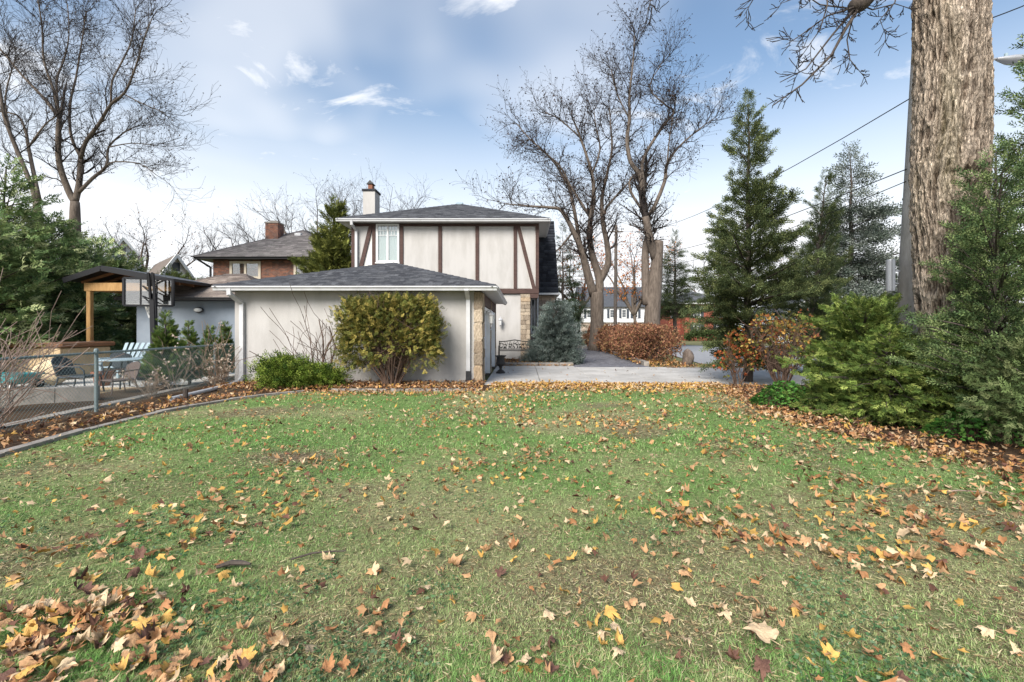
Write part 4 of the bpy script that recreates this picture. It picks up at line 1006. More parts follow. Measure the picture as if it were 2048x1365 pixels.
def t_leaf(n=1):
    S = []
    for i in range(n):
        a = i*2.2; S.append(((.3*i/n,0,0),(.3*i/n+.8,.5*math.sin(a)*(n>1),.4*math.cos(a)*(n>1)),.5,(0,-math.cos(a),1)))
    return diamonds(S, .05)
T_CEDAR, T_JUN, T_SPR, T_LEAF, T_LEAF3 = t_cedar(), t_juniper(), t_spruce(), t_leaf(1), t_leaf(3)
def pick(cols, n, w=None, var=.25):
    c = np.array(cols)[rng.choice(len(cols), n, p=w)]; return c*rng.uniform(1-var, 1+var, (n,1))
def cat3(L):
    V = []; F = []; C = []; o = 0
    for v, f, c in L: V.append(v); F.append(f+o); C.append(c); o += len(v)
    return np.concatenate(V), np.concatenate(F), np.concatenate(C)

def conifer(name, base, h, Rad, prof, nb, e0, e1, droop, per_m, T, sc, cols, label, t0=.05, tr=.12, lean=(0,0), bark='bark_dark', group=None, jag=.35, flat=.5, trunk_lo=-.1, w=None, cat='tree', lumps=.25, az_bias=None):
    x, y = base; r = root(name, (x, y, 0), label, cat, group)
    t = t0+(1-t0)*(1-np.sqrt(rng.uniform(0,1,nb))*1.0); t = np.clip(t, t0, .985); az = rng.uniform(0, 2*math.pi, nb)
    L = Rad*prof(t)*rng.uniform(1-jag, 1+jag*.5, nb)*(1-lumps+2*lumps*vnoise(np.cos(az)*1.6+9, np.sin(az)*1.6+9, t*h*.8, 17))
    L = np.maximum(L, .06); e = e0+(e1-e0)*t+rng.normal(0,.12,nb)
    ctr = np.stack([x+lean[0]*t*h, y+lean[1]*t*h, t*h], 1)
    dh = np.stack([np.cos(az), np.sin(az), 0*az], 1); sd = np.stack([-np.sin(az), np.cos(az), 0*az], 1); up = np.array([[0,0,1.]])
    def curve(i, s): return ctr[i]+dh[i]*(L[i]*s*np.cos(e[i]))[:,None]+up*(L[i]*(s*np.sin(e[i])-droop*s*s))[:,None]
    A = []; B = []; ra = []; rb = []
    allb = np.arange(nb); ss = np.linspace(0,1,5)
    for k in range(4):
        A.append(curve(allb, np.full(nb, ss[k]))); B.append(curve(allb, np.full(nb, ss[k+1]))); rr = .010+.012*L; ra.append(rr*(1.05-ss[k])); rb.append(rr*(1.05-ss[k+1]))
    V, F = prisms(np.concatenate(A), np.concatenate(B), np.concatenate(ra), np.concatenate(rb), 3)
    n_tr = 14; tz = np.linspace(trunk_lo, h*.97, n_tr)
    tk = MB().tube(np.stack([x+lean[0]*tz+.03*np.sin(tz*2.1), y+lean[1]*tz+.03*np.cos(tz*1.7), tz], 1), np.maximum(tr*(1-tz/h*.97), .012), 9, False)
    obj('trunk', (np.concatenate([np.array(tk.v), V]), np.concatenate([np.array(tk.f), F+len(tk.v)])), bark, r)
    cnt = np.maximum(4, (L*per_m).astype(int)); i = np.repeat(allb, cnt); n = len(i)
    s = .12+.9*rng.uniform(0,1,n)**.75; lat = rng.uniform(-1,1,n)*(.05+.38*L[i]*(1.05-s)*.9)
    p = curve(i, s)+sd[i]*lat[:,None]+rng.normal(0,1,(n,3))*np.array([.04,.04,.05])*sc*1.6
    ds = dh[i]*.75+sd[i]*(np.sign(lat)*rng.uniform(.1,.9,n))[:,None]+up*(np.sin(e[i])-1.6*droop*s+rng.normal(0,.22,n))[:,None]+rng.normal(0,.18,(n,3))
    ups = up*flat+rng.normal(0,1,(n,3))*(1-flat*.7)
    C = pick(cols, n, w)*1.5; C = C*(.7+.6*vnoise(p[:,0]*2.2, p[:,1]*2.2, p[:,2]*2.2, 3))[:,None]
    Vf, Ff, Cf = scatter(*T, p, ds, ups, sc*rng.uniform(.7,1.3,n), C)
    # leader: foliage clothing the upright tip
    nl = max(40, int(h*.22*per_m*2.2)); tl = 1-rng.uniform(0,1,nl)**1.3*.24; al = rng.uniform(0,6.28,nl); rl = (.03+.5*Rad*prof(tl)*rng.uniform(.2,.9,nl))
    pl = np.stack([x+lean[0]*tl*h+rl*np.cos(al), y+lean[1]*tl*h+rl*np.sin(al), tl*h], 1); dl = np.stack([np.cos(al)*.8, np.sin(al)*.8, .35+.9*tl**3+rng.normal(0,.2,nl)], 1)
    V2, F2, C2 = scatter(*T, pl, dl, rng.normal(0,1,(nl,3))+np.array([0,0,.5]), sc*rng.uniform(.6,1.1,nl), pick(cols, nl, w)*1.5); Ff = np.concatenate([Ff, F2+len(Vf)]); Vf = np.concatenate([Vf, V2]); Cf = np.concatenate([Cf, C2])
    obj('crown', (Vf, Ff), 'needle', r, col=Cf); return r

def shrub(name, c, rx, ry, h, n, T, sc, cols, label, z0=.1, sq=2.4, cat='shrub', group=None, stems=10, stem_m='bark_dark', clump=.16, per=14, thin_lo=.0, matn='needle', w=None, upb=.35, fill=.35, noise=.35, stem_r=.014, spread=.55, droop=0.0):
    """clumps of sprays spread over a lumpy rounded volume on several stems"""
    x, y = c; r = root(name, (x, y, 0), label, cat, group)
    nc = n//per; d = nrm(rng.normal(0,1,(nc*2,3))); d[:,2] = np.where(d[:,2] < -.75, -d[:,2], d[:,2])
    k = (np.abs(d[:,0])**sq+np.abs(d[:,1])**sq+np.abs(d[:,2])**sq)**(-1/sq)
    k = k*(1-noise+2*noise*fbm(d[:,0]*2.1+x, d[:,1]*2.1+y, d[:,2]*2.1+h, 23, 2)); rad = np.where(rng.uniform(0,1,nc*2) < fill, rng.uniform(.35,.9,nc*2), rng.uniform(.85,1.04,nc*2))
    hz = (h-z0)/2; P = d*(k*rad)[:,None]*np.array([rx,ry,hz])+np.array([x,y,z0+hz])
    keep = rng.uniform(0,1,nc*2) < np.clip(1-thin_lo*(1-(P[:,2]-z0)/(h-z0))**1.3, .08, 1); P, d = P[keep][:nc], d[keep][:nc]
    i = np.repeat(np.arange(len(P)), per); m = len(i)
    p = P[i]+rng.normal(0,1,(m,3))*clump*np.array([1,1,.8]); p[:,2] = np.maximum(p[:,2], .03)
    ds = d[i]*.7+rng.normal(0,.55,(m,3))+np.array([0,0,upb-droop]); ups = np.array([[0,0,.6]])+rng.normal(0,.7,(m,3))
    C = pick(cols, m, w)*1.35; C = C*np.repeat(rng.uniform(.7,1.25,len(P)), per)[:,None]
    V, F, Cc = scatter(*T, p, ds, ups, sc*rng.uniform(.65,1.35,m), C)
    obj('foliage', (V, F), matn, r, col=Cc)
    A = []; B = []; ra = []; rb = []
    for s in range(stems):
        a = R.uniform(0,6.28); q = np.array((x+.12*rx*math.cos(a), y+.12*ry*math.sin(a), -.03)); tgt = np.array((x+spread*rx*math.cos(a)*R.uniform(.3,1.2), y+spread*ry*math.sin(a), h*R.uniform(.6,.9))); prev = q; R0 = stem_r*R.uniform(.7,1.4)
        for k_ in range(1,7):
            t = k_/6; nx_ = q+(tgt-q)*np.array((t**1.2,t**1.2,t))+np.array((R.uniform(-1,1),R.uniform(-1,1),0))*.035; A.append(prev); B.append(nx_); ra.append(R0*(1.1-(k_-1)/6)); rb.append(R0*(1.1-k_/6))
            if k_ > 1:
                for _ in range(2):
                    e_ = nx_+np.array((R.uniform(-1,1)*rx*.4, R.uniform(-1,1)*ry*.4, R.uniform(.05,.4)*h*.6)); A.append(nx_); B.append(e_); ra.append(R0*.5); rb.append(R0*.2)
            prev = nx_
    obj('stems', prisms(A, B, ra, rb, 4), stem_m, r); return r

# ---- bare trees
def vadd(a, b, k=1.0): return (a[0]+b[0]*k, a[1]+b[1]*k, a[2]+b[2]*k)
def vn(a):
    l = math.sqrt(a[0]*a[0]+a[1]*a[1]+a[2]*a[2])+1e-9; return (a[0]/l, a[1]/l, a[2]/l)
def grow(S, tips, p, d, L, r, lev, maxlev, q):
    n = 4 if lev == 0 else 3; st = L/n
    for i in range(n):
        d = vn((d[0]+q.gauss(0,.22), d[1]+q.gauss(0,.22), d[2]+q.gauss(0,.2)+.035)); p1 = vadd(p, d, st); r1 = max(r*.78, .0055)
        S.append((p, p1, r, r1))
        if lev < maxlev:
            for _ in range(2 if q.random() < .75 else 1):
                a = q.uniform(.4,1.0); rv = vn((q.gauss(0,1), q.gauss(0,1), q.gauss(0,1)+.25)); dot = rv[0]*d[0]+rv[1]*d[1]+rv[2]*d[2]; pv_ = vn(vadd(rv, d, -dot))
                cd = vn((d[0]*math.cos(a)+pv_[0]*math.sin(a), d[1]*math.cos(a)+pv_[1]*math.sin(a), d[2]*math.cos(a)+pv_[2]*math.sin(a)+.1))
                grow(S, tips, vadd(p, d, st*q.uniform(.2,1)), cd, L*q.uniform(.45,.72), max(r1*.55,.0055), lev+1, maxlev, q)
        p, r = p1, r1
    tips.append(p)
def bare_tree(name, D, trunk, limbs, label, seed, bark='bark', twigm='twig', tw_len=2.6, gap=.9, maxlev=2, spread=.22, buds=0, bud_cols=((.06,.04,.03),), group=None, bud_sc=.07, base_z=-.2, start=.18, tw_r=.03, limb_dark=True, lw=1.0):
    """trunk, limbs: lists of (px, py, radius) points; limbs fan out in depth as they rise"""
    q = random.Random(seed); b0 = at(trunk[0][0], trunk[0][1], D); r = root(name, (b0[0], D, 0), label, 'tree', group)
    tb = MB(); P = [at(x, y, D) for x, y, _ in trunk]; P[0][2] = min(P[0][2], base_z)
    def smooth(P, rad, k=3):
        P = np.array(P); t = np.arange(len(P)); tt = np.linspace(0, len(P)-1, (len(P)-1)*k+1)
        out = []
        for u_ in tt:
            i = min(int(u_), len(P)-2); f = u_-i; p0, p1, p2, p3 = P[max(i-1,0)], P[i], P[i+1], P[min(i+2,len(P)-1)]
            out.append(.5*((2*p1)+(-p0+p2)*f+(2*p0-5*p1+4*p2-p3)*f*f+(-p0+3*p1-3*p2+p3)*f**3))
        return np.array(out), np.interp(tt, t, rad)
    pp, rr = smooth(P, [z for _,_,z in trunk]); rr = rr*(1+.5*np.exp(-np.maximum(pp[:,2],0)/.5)); tb.tube(pp, rr, 14)
    S = []; tips = []; lb = MB()
    for li, L in enumerate(limbs):
        off = q.uniform(-1,1)*spread; pts = []; z0 = None
        for i, (x, y, rad) in enumerate(L):
            p = at(x, y, D); 
            if z0 is None: z0 = p[2]; h0_ = p.copy()
            dd = D+off*np.linalg.norm(p-h0_); pts.append(at(x, y, dd))
        pp, rr = smooth(pts, [z*lw for _,_,z in L]); lb.tube(pp, rr, 9)
        seglen = np.r_[0, np.cumsum(np.linalg.norm(np.diff(pp,axis=0),axis=1))]; tot = seglen[-1]; s = tot*start
        while s < tot*1.001:
            i = min(np.searchsorted(seglen, s), len(pp)-1); d = nrm(pp[i]-pp[max(i-1,0)]); rv = nrm(np.array((q.gauss(0,1),q.gauss(0,1),q.gauss(0,1)+.3))); pv_ = nrm(rv-d*(rv@d)); a = q.uniform(.45,1.05)
            cd = nrm(d*math.cos(a)+pv_*math.sin(a)); grow(S, tips, tuple(pp[i]), tuple(cd), tw_len*q.uniform(.55,1.15), max(min(rr[i]*.4, tw_r*1.8), tw_r*.7), 0, maxlev, q); s += gap*q.uniform(.5,1.3)
        grow(S, tips, tuple(pp[-1]), tuple(nrm(pp[-1]-pp[-2])), tw_len*1.1, rr[-1], 0, maxlev, q)
    obj('trunk', tb, bark, r, smooth=True); obj('limbs', lb, bark, r, smooth=True)
    S_ = np.array([(*a, *b_) for a, b_, _, _ in S]); 
    obj('crown', prisms(S_[:,:3], S_[:,3:], [s[2] for s in S], [s[3] for s in S], 3), twigm, r)
    if buds:
        tp = np.array(tips); k = rng.choice(len(tp), min(buds, len(tp)), False); n = len(k)
        V, F, C = scatter(*T_LEAF, tp[k]+rng.normal(0,.008,(n,3)), rng.normal(0,1,(n,3))+np.array([0,0,-.6]), rng.normal(0,1,(n,3)), bud_sc*rng.uniform(.6,1.5,n), pick(bud_cols, n))
        obj('leaves', (V, F), 'leaf', r, col=C, kind='stuff')
    return r

# ------------------------------------------------------------------ bare trees of the place
bare_tree('bare_tree', 25, [(150,705,.34),(150,480,.26),(150,404,.20)], [
    [(150,404,.24),(139,386,.22),(119,328,.19),(117,267,.17),(119,238,.15)],
    [(119,238,.12),(88,197,.10),(45,152,.08),(0,98,.06),(-40,60,.04)],
    [(119,238,.11),(109,185,.09),(88,123,.07),(84,53,.05),(74,-10,.03)],
    [(119,238,.09),(113,164,.07),(128,120,.06),(138,70,.04),(135,10,.03)],
    [(150,404,.22),(158,369,.2),(162,316,.18)],
    [(162,316,.12),(144,279,.10),(139,238,.09),(142,197,.08),(152,156,.07),(164,82,.05),(172,25,.03)],
    [(162,316,.14),(172,283,.13),(197,250,.11),(222,209,.10),(250,185,.08),(271,135,.06),(287,82,.05),(304,37,.03)],
    [(222,209,.08),(224,164,.07),(238,135,.06),(263,82,.05),(271,22,.03)],
    [(158,385,.13),(185,357,.12),(213,332,.10),(217,295,.07),(246,267,.05),(271,254,.03)],
    [(213,332,.06),(230,324,.05),(279,328,.04),(312,350,.025)],
    [(250,190,.05),(287,209,.04),(330,226,.03)],
    [(217,295,.05),(262,287,.035),(312,291,.025)]],
    'tall bare tree with forked trunk rising over the left cedars', 3, bud_cols=((.05,.04,.035),(.09,.065,.05)), buds=2600, tw_len=1.9, gap=.42, bud_sc=.11, tw_r=.032, lw=.72)
bare_tree('bare_tree', 22, [(78,705,.26),(80,500,.2),(72,400,.13)], [
    [(70,400,.15),(62,369,.14),(25,279,.12),(8,230,.10),(0,180,.08),(-14,90,.05)],
    [(78,400,.14),(57,295,.10),(51,262,.08),(33,230,.06),(-20,222,.04)],
    [(57,295,.07),(90,250,.05),(110,235,.04)], [(25,279,.06),(10,200,.05),(30,120,.03)]],
    'leaning bare tree at the left edge of the picture, left of the forked tree', 13, tw_len=1.9, gap=.6, lw=.7)
bare_tree('bare_tree', 31, [(1194,690,.48),(1194,640,.44),(1194,600,.46),(1192,585,.46)], [
    [(1188,592,.33),(1174,543,.28),(1162,498,.22),(1147,463,.18),(1124,423,.13),(1104,416,.10),(1060,413,.07),(1010,408,.03)],
    [(1162,498,.15),(1142,388,.12),(1129,359,.10),(1104,319,.08),(1060,279,.05),(1035,249,.03)],
    [(1147,463,.08),(1110,505,.06),(1085,495,.03)],
    [(1197,590,.34),(1199,558,.30),(1184,508,.24),(1179,458,.20),(1187,398,.16),(1184,349,.12),(1164,285,.08),(1146,238,.04)],
    [(1179,433,.11),(1157,398,.09),(1139,369,.08),(1118,330,.06),(1080,300,.03)],
    [(1199,562,.30),(1216,528,.24),(1214,488,.20),(1206,448,.16),(1204,398,.13),(1214,349,.10),(1224,299,.08),(1221,250,.05),(1219,215,.03)],
    [(1206,430,.10),(1219,408,.09),(1254,369,.06),(1269,354,.03)],
    [(1184,349,.08),(1200,300,.06),(1192,255,.04),(1188,222,.03)], [(1164,279,.06),(1120,240,.045),(1090,225,.03)]],
    'large bare tree with three spreading limbs growing from the russet hedge', 31, tw_len=2.1, gap=.44, buds=6000, bud_cols=((.035,.025,.022),(.07,.04,.03)), bud_sc=.13, tw_r=.055, lw=.95)
nt_ = bare_tree('pollarded_tree', 27, [(1303,690,.50),(1304,640,.46),(1308,588,.44),(1314,523,.33),(1316,483,.31)], [
    [(1294,610,.28),(1291,560,.25),(1291,498,.22),(1297,470,.22),(1291,433,.23),(1284,388,.22),(1287,366,.2)],
    [(1310,520,.24),(1298,470,.25),(1291,433,.2)],
    [(1286,385,.16),(1279,349,.15),(1261,324,.13),(1254,279,.12),(1259,239,.10),(1259,189,.07),(1266,125,.05),(1269,70,.02)],
    [(1292,428,.13),(1304,423,.13),(1329,364,.11),(1334,329,.10),(1358,294,.06),(1398,259,.04),(1430,236,.02)],
    [(1287,372,.13),(1284,329,.11),(1299,294,.10),(1329,249,.08),(1348,224,.06),(1329,209,.05),(1299,174,.04),(1325,125,.02)],
    [(1284,420,.09),(1262,385,.08),(1260,360,.06),(1275,345,.04)], [(1334,329,.05),(1340,270,.04),(1352,200,.02)], [(1259,239,.05),(1235,190,.04),(1222,140,.02)]],
    'bare pollarded tree with cut limb stubs right of the russet hedge', 37, bark='bark', tw_len=1.7, gap=.36, buds=4000, bud_cols=((.03,.022,.02),(.06,.04,.03)), bud_sc=.12, start=.3, tw_r=.048, lw=.95)
def far_tree(px, D, h, label, seed, sp=.9, n=6, group='bare trees in the background', **kw):
    q = random.Random(seed); gy_ = CY+CAM_H*FPX/D; s = FPX/D; f = gy_-h*.28*s; L = []
    for k in range(n):
        a = (k-(n-1)/2)/n*1.7*sp+q.uniform(-.15,.15); pts = [(px,f+4,.19)]
        for t in (.25,.5,.75,1.0): pts.append((px+math.sin(a)*h*.5*t*s+q.uniform(-.25,.25)*s, f-h*.55*t*s*math.cos(a*.8)+q.uniform(-.2,.2)*s, .19*(1-t*.72)))
        L.append(pts)
    return bare_tree('bare_tree', D, [(px,gy_,.2*h/10),(px+3,(gy_+f)/2,.17*h/10),(px,f,.15*h/10)], L, label, seed, group=group, maxlev=2, tw_len=h*.19, gap=1.35, tw_r=.058, **kw)
far_tree(655, 44, 14.8, 'wide bare tree directly behind the brick house ridge', 51, 1.3, 9, buds=700, bud_sc=.14)
far_tree(760, 48, 16.0, 'bare tree showing above the house roof right of its chimney', 52, .8, 6, buds=600, bud_sc=.14)
far_tree(480, 42, 11.0, 'small bare tree left of the brick chimney', 53, .8, 5)
far_tree(560, 50, 13.0, 'bare tree between the brick chimney and the wide bare tree', 57, 1.0, 5)
far_tree(290, 42, 11.3, 'crooked bare tree behind the white gabled house', 54, 1.3, 6, buds=700, bud_cols=((.16,.09,.06),(.08,.05,.04)), bud_sc=.16)
far_tree(195, 60, 14.0, 'faint bare tree behind the left cedars', 55, 1.1, 6, buds=500, bud_cols=((.14,.09,.07),), bud_sc=.16)
far_tree(1425, 82, 15.0, 'bare tree behind the red brick house', 58, 1.2, 6)
far_tree(1590, 60, 12.0, 'bare tree between the tall juniper and the frosted spruce', 59, 1.2, 6, buds=500, bud_cols=((.25,.12,.07),), bud_sc=.2)
far_tree(1155, 46, 9.0, 'slim tree left of the hedge with a tuft of orange leaves', 60, .9, 4, buds=900, bud_cols=((.42,.15,.04),(.30,.10,.03)), bud_sc=.24)
far_tree(1268, 58, 12.5, 'orange leaved tree in front of the far white house', 61, 1.0, 6, buds=2000, bud_cols=((.45,.15,.035),(.33,.10,.03),(.5,.22,.05)), bud_sc=.26)
far_tree(1020, 60, 12.0, 'bare tree behind the main house roof', 62, 1.0, 5) if False else None

# huge trunk at the right
def huge_trunk():
    D = 7.1; r = root('old_maple', at(1925,845,D)*np.array((1,1,0)), 'huge old maple trunk with deeply furrowed bark at the right', 'tree')
    ctrl = [(x_, y_, r_*.745) for x_, y_, r_ in [(1940,850,.72),(1930,800,.60),(1915,700,.56),(1900,600,.555),(1898,480,.56),(1898,380,.60),(1902,300,.60),(1905,180,.57),(1902,60,.555),(1900,-100,.54),(1896,-320,.5),(1890,-560,.44),(1880,-800,.34)]]
    P = np.array([at(x,y,D) for x,y,_ in ctrl]); rad = np.array([c[2] for c in ctrl]); nz, na = 360, 240
    t = np.linspace(0,1,nz)**1.35; s = np.linspace(0,1,len(P)); P[0][2] = -.15
    ctr = np.stack([np.interp(t,s,P[:,k]) for k in range(3)],1); ra = np.interp(t,s,rad)
    kern = np.ones(25)/25; ctr = np.stack([np.convolve(np.pad(ctr[:,k],12,'edge'),kern,'valid') for k in range(3)],1); ra = np.convolve(np.pad(ra,12,'edge'),kern,'valid')
    th = np.linspace(0,2*math.pi,na,endpoint=False); TH, Zm = np.meshgrid(th, ctr[:,2]); cx_, sx_ = np.cos(TH), np.sin(TH)
    warp = (fbm(cx_*2+4, sx_*2+4, Zm*1.1, 5, 3)-.5)*2.4
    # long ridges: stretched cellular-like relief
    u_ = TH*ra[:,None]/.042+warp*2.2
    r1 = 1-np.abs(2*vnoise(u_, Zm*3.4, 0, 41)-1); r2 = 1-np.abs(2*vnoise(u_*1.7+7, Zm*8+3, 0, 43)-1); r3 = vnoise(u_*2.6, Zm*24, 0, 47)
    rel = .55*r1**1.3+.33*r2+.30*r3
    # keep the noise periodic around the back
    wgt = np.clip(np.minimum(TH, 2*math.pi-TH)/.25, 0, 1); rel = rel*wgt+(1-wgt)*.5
    # burl swellings
    def blob(t0, z0, a, w1, w2): return a*np.exp(-((np.angle(np.exp(1j*(TH-t0))))/w1)**2-((Zm-z0)/w2)**2)
    # the camera sees angles round -pi/2
    f = -math.pi/2-.7
    bl = blob(f+.1,5.95,.07,.3,.22)-blob(f+.1,5.9,.05,.13,.1)+blob(f+.55,3.9,.10,.55,.28)-blob(f+.4,3.72,.07,.5,.05)+blob(f+.75,3.3,-.10,.22,.3)+blob(f-.6,4.6,.03,.5,.5)
    flare = .22*np.exp(-np.maximum(Zm,0)/.35)*(1+.8*np.cos(TH*5+1))
    rr = ra[:,None]*(1+.05*np.sin(TH*2+Zm*.4)+.03*np.sin(TH*3+1.3))+bl+flare*.6+.078*(rel-.55)
    V = np.stack([ctr[:,0:1]+rr*cx_, ctr[:,1:2]+rr*sx_, np.repeat(ctr[:,2:3],na,1)],2).reshape(-1,3)
    i = np.arange(nz*na).reshape(nz,na); j = np.roll(i,-1,1); F = np.stack([i[:-1].ravel(), j[:-1].ravel(), j[1:].ravel(), i[1:].ravel()],1)
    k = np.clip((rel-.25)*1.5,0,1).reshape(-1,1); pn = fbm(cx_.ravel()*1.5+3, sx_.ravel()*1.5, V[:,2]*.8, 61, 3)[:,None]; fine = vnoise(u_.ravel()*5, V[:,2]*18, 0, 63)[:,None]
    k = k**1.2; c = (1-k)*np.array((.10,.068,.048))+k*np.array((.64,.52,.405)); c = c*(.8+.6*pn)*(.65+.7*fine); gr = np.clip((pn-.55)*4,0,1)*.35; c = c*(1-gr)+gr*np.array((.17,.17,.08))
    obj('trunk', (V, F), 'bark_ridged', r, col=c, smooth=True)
    # the limb whose broken end and hanging twigs enter the picture at the top
    q = random.Random(77); S = []; tips = []; lb = MB()
    def limb(L, rads, d=6.6, n0=0):
        pts = np.array([at(x,y,dd) for x,y,dd in L]); lb.tube(pts, rads, 9); return pts
    limb([(1890,-420,7.1),(1830,-260,6.9),(1780,-110,6.8),(1748,-25,6.7),(1722,6,6.7),(1706,16,6.7)], [.24,.2,.17,.14,.125,.10])
    paths = [([(1722,10,6.7),(1690,60,6.6),(1662,112,6.6),(1604,170,6.5),(1545,212,6.5)],.026),([(1716,10,6.7),(1665,70,6.7),(1612,138,6.6),(1560,165,6.6)],.018),([(1718,12,6.7),(1655,32,6.6),(1600,72,6.6),(1572,90,6.6)],.014),
        ([(1712,14,6.7),(1694,80,6.8),(1700,120,6.8),(1725,150,6.8)],.012),([(1705,18,6.7),(1640,10,6.6),(1610,-10,6.6),(1560,8,6.6)],.012),([(1800,-60,6.8),(1790,5,6.8),(1760,40,6.9),(1768,62,6.9)],.012),
        ([(1560,-140,6.4),(1530,-40,6.4),(1500,10,6.4),(1488,32,6.4)],.012),([(1330,-120,6.4),(1310,-40,6.4),(1300,5,6.4),(1292,38,6.4)],.014),([(1648,-90,6.6),(1655,10,6.6),(1640,60,6.6),(1598,120,6.6)],.014),([(1715,8,6.7),(1745,20,6.8),(1790,8,6.9),(1822,18,7.0)],.012)]
    lb.tube([at(1830,-260,6.9),at(1650,-190,6.6),at(1560,-140,6.4),at(1440,-150,6.4),at(1330,-120,6.4)],[.12,.09,.07,.05,.03],8)
    lb.tube([at(1650,-190,6.6),at(1648,-90,6.6)],[.04,.02],6)
    for L, r0 in paths:
        pts = limb(L, np.linspace(r0,r0*.3,len(L)))
        for a in range(1,len(pts)):
            for _ in range(3):
                t_ = q.random(); p = pts[a-1]+(pts[a]-pts[a-1])*t_; d = nrm(pts[a]-pts[a-1]); cd = nrm(d+np.array((q.gauss(0,.55),q.gauss(0,.4),q.gauss(-.1,.55)))); grow(S, tips, tuple(p), tuple(cd), q.uniform(.12,.34), .005, 1, 2, q)
    lb.tube([at(1890,-560,7.1),at(1960,-750,7.0),at(2080,-900,6.8)],[.22,.16,.1],9); lb.tube([at(1880,-780,7.1),at(1850,-1000,7.4),at(1800,-1250,7.6)],[.26,.18,.1],9)
    obj('limb', lb, 'bark_dark', r, smooth=True); S_ = np.array([(*a,*b_) for a,b_,_,_ in S]); obj('crown', prisms(S_[:,:3],S_[:,3:],[s[2] for s in S],[s[3] for s in S],3), 'twig', r)
def bark_material():
    m = bpy.data.materials.new('bark_ridged'); m.use_nodes = True; t = m.node_tree; b = t.nodes['Principled BSDF']; b.inputs['Roughness'].default_value = .95; b.inputs['Specular IOR Level'].default_value = .08
    a = N(t, 'ShaderNodeAttribute', attribute_name='Col'); tcn = N(t, 'ShaderNodeTexCoord'); mp = N(t, 'ShaderNodeMapping'); mp.inputs['Scale'].default_value = (1,1,.22); t.links.new(tcn.outputs['Object'], mp.inputs[0])
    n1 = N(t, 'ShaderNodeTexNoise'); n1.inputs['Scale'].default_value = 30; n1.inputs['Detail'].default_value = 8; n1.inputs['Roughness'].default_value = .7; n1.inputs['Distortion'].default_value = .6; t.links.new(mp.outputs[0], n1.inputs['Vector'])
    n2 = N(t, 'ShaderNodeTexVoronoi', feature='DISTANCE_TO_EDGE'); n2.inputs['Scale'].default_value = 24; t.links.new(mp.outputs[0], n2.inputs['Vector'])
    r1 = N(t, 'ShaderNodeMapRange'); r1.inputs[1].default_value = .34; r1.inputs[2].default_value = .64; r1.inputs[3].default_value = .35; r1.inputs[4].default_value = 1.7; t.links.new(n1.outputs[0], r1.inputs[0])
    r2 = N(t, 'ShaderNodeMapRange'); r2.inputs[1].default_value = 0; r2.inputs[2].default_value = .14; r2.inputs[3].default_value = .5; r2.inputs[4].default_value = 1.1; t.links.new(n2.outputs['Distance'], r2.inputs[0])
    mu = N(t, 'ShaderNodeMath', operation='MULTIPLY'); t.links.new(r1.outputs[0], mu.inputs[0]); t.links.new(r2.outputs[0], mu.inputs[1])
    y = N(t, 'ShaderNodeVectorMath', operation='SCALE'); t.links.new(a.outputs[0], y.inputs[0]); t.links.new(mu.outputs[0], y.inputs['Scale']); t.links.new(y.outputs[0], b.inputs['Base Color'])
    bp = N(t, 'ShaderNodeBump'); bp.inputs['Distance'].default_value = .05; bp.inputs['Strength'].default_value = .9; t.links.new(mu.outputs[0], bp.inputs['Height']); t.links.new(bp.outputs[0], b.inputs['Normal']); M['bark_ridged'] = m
bark_material()
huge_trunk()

# ------------------------------------------------------------------ evergreens
G_DARK = [(.026,.043,.018),(.040,.060,.024),(.056,.075,.028)]; G_JUN = [(.036,.066,.034),(.052,.090,.044),(.080,.110,.046)]; G_CED = [(.065,.10,.026),(.10,.13,.035),(.15,.16,.05)]
G_BLUE = [(.062,.082,.072),(.095,.12,.105),(.04,.052,.043),(.16,.185,.165)]; G_YEL = [(.08,.085,.02),(.13,.125,.028),(.20,.165,.04),(.055,.065,.018)]
cone = lambda k: (lambda t: np.clip(1-t, 0, 1)**k+.02); egg = lambda t: np.clip(1.25*np.sin(np.clip(t*.86+.14,0,1)*math.pi)**.8, .05, 1.1)
# tall juniper in the middle right
conifer('tall_juniper', (6.05,12.2), 7.7, 1.95, lambda t: np.where(t<.17, .5, np.clip(1.1*(1-t)**.8, .05, 1)), 270, .0, .95, .08, 52, T_JUN, .19, [(.050,.068,.030),(.078,.098,.04),(.125,.142,.056),(.038,.05,.023)], 'tall open dark green juniper at the corner of the concrete drive', .06, .13, jag=.5, lumps=.6)
conifer('slim_juniper', (8.6,13.8), 6.2, 1.35, lambda t: np.clip(1.1*(1-t)**.6,.04,1), 150, .6, 1.1, .05, 50, T_JUN, .14, [(.036,.054,.024),(.055,.072,.03),(.085,.098,.04)], 'feathery upright juniper just right of the tall juniper', .1, .1, jag=.6, lumps=.5, lean=(.10,0))
conifer('frosted_spruce', (18.4,25.5), 11.6, 3.9, lambda t: np.clip((1-t)**.85,.02,1), 380, -.05, .35, .22, 14, T_SPR, .66, [(.06,.077,.06),(.095,.112,.09),(.175,.19,.165),(.04,.05,.037)], 'grey green spruce with drooping tiers left of the concrete pole', .05, .25, jag=.6, lumps=.6)
conifer('dark_spruce', (12.9,38.5), 9.6, 2.3, lambda t: np.clip((1-t)**.7,.02,1), 200, .1, .5, .15, 14, T_SPR, .46, [(.045,.06,.025),(.07,.085,.035),(.03,.04,.02)], 'olive green conifer right of the pollarded tree', .24, .2, jag=.5, lumps=.4)
conifer('dark_spruce', (3.9,44), 11.5, 2.6, lambda t: np.clip((1-t)**.6,.02,1), 180, .05, .4, .15, 12, T_SPR, .5, [(.03,.045,.025),(.05,.065,.035),(.02,.03,.018)], 'dark conifer just right of the shingled mansard wall', .05, .2, jag=.5, lumps=.4)
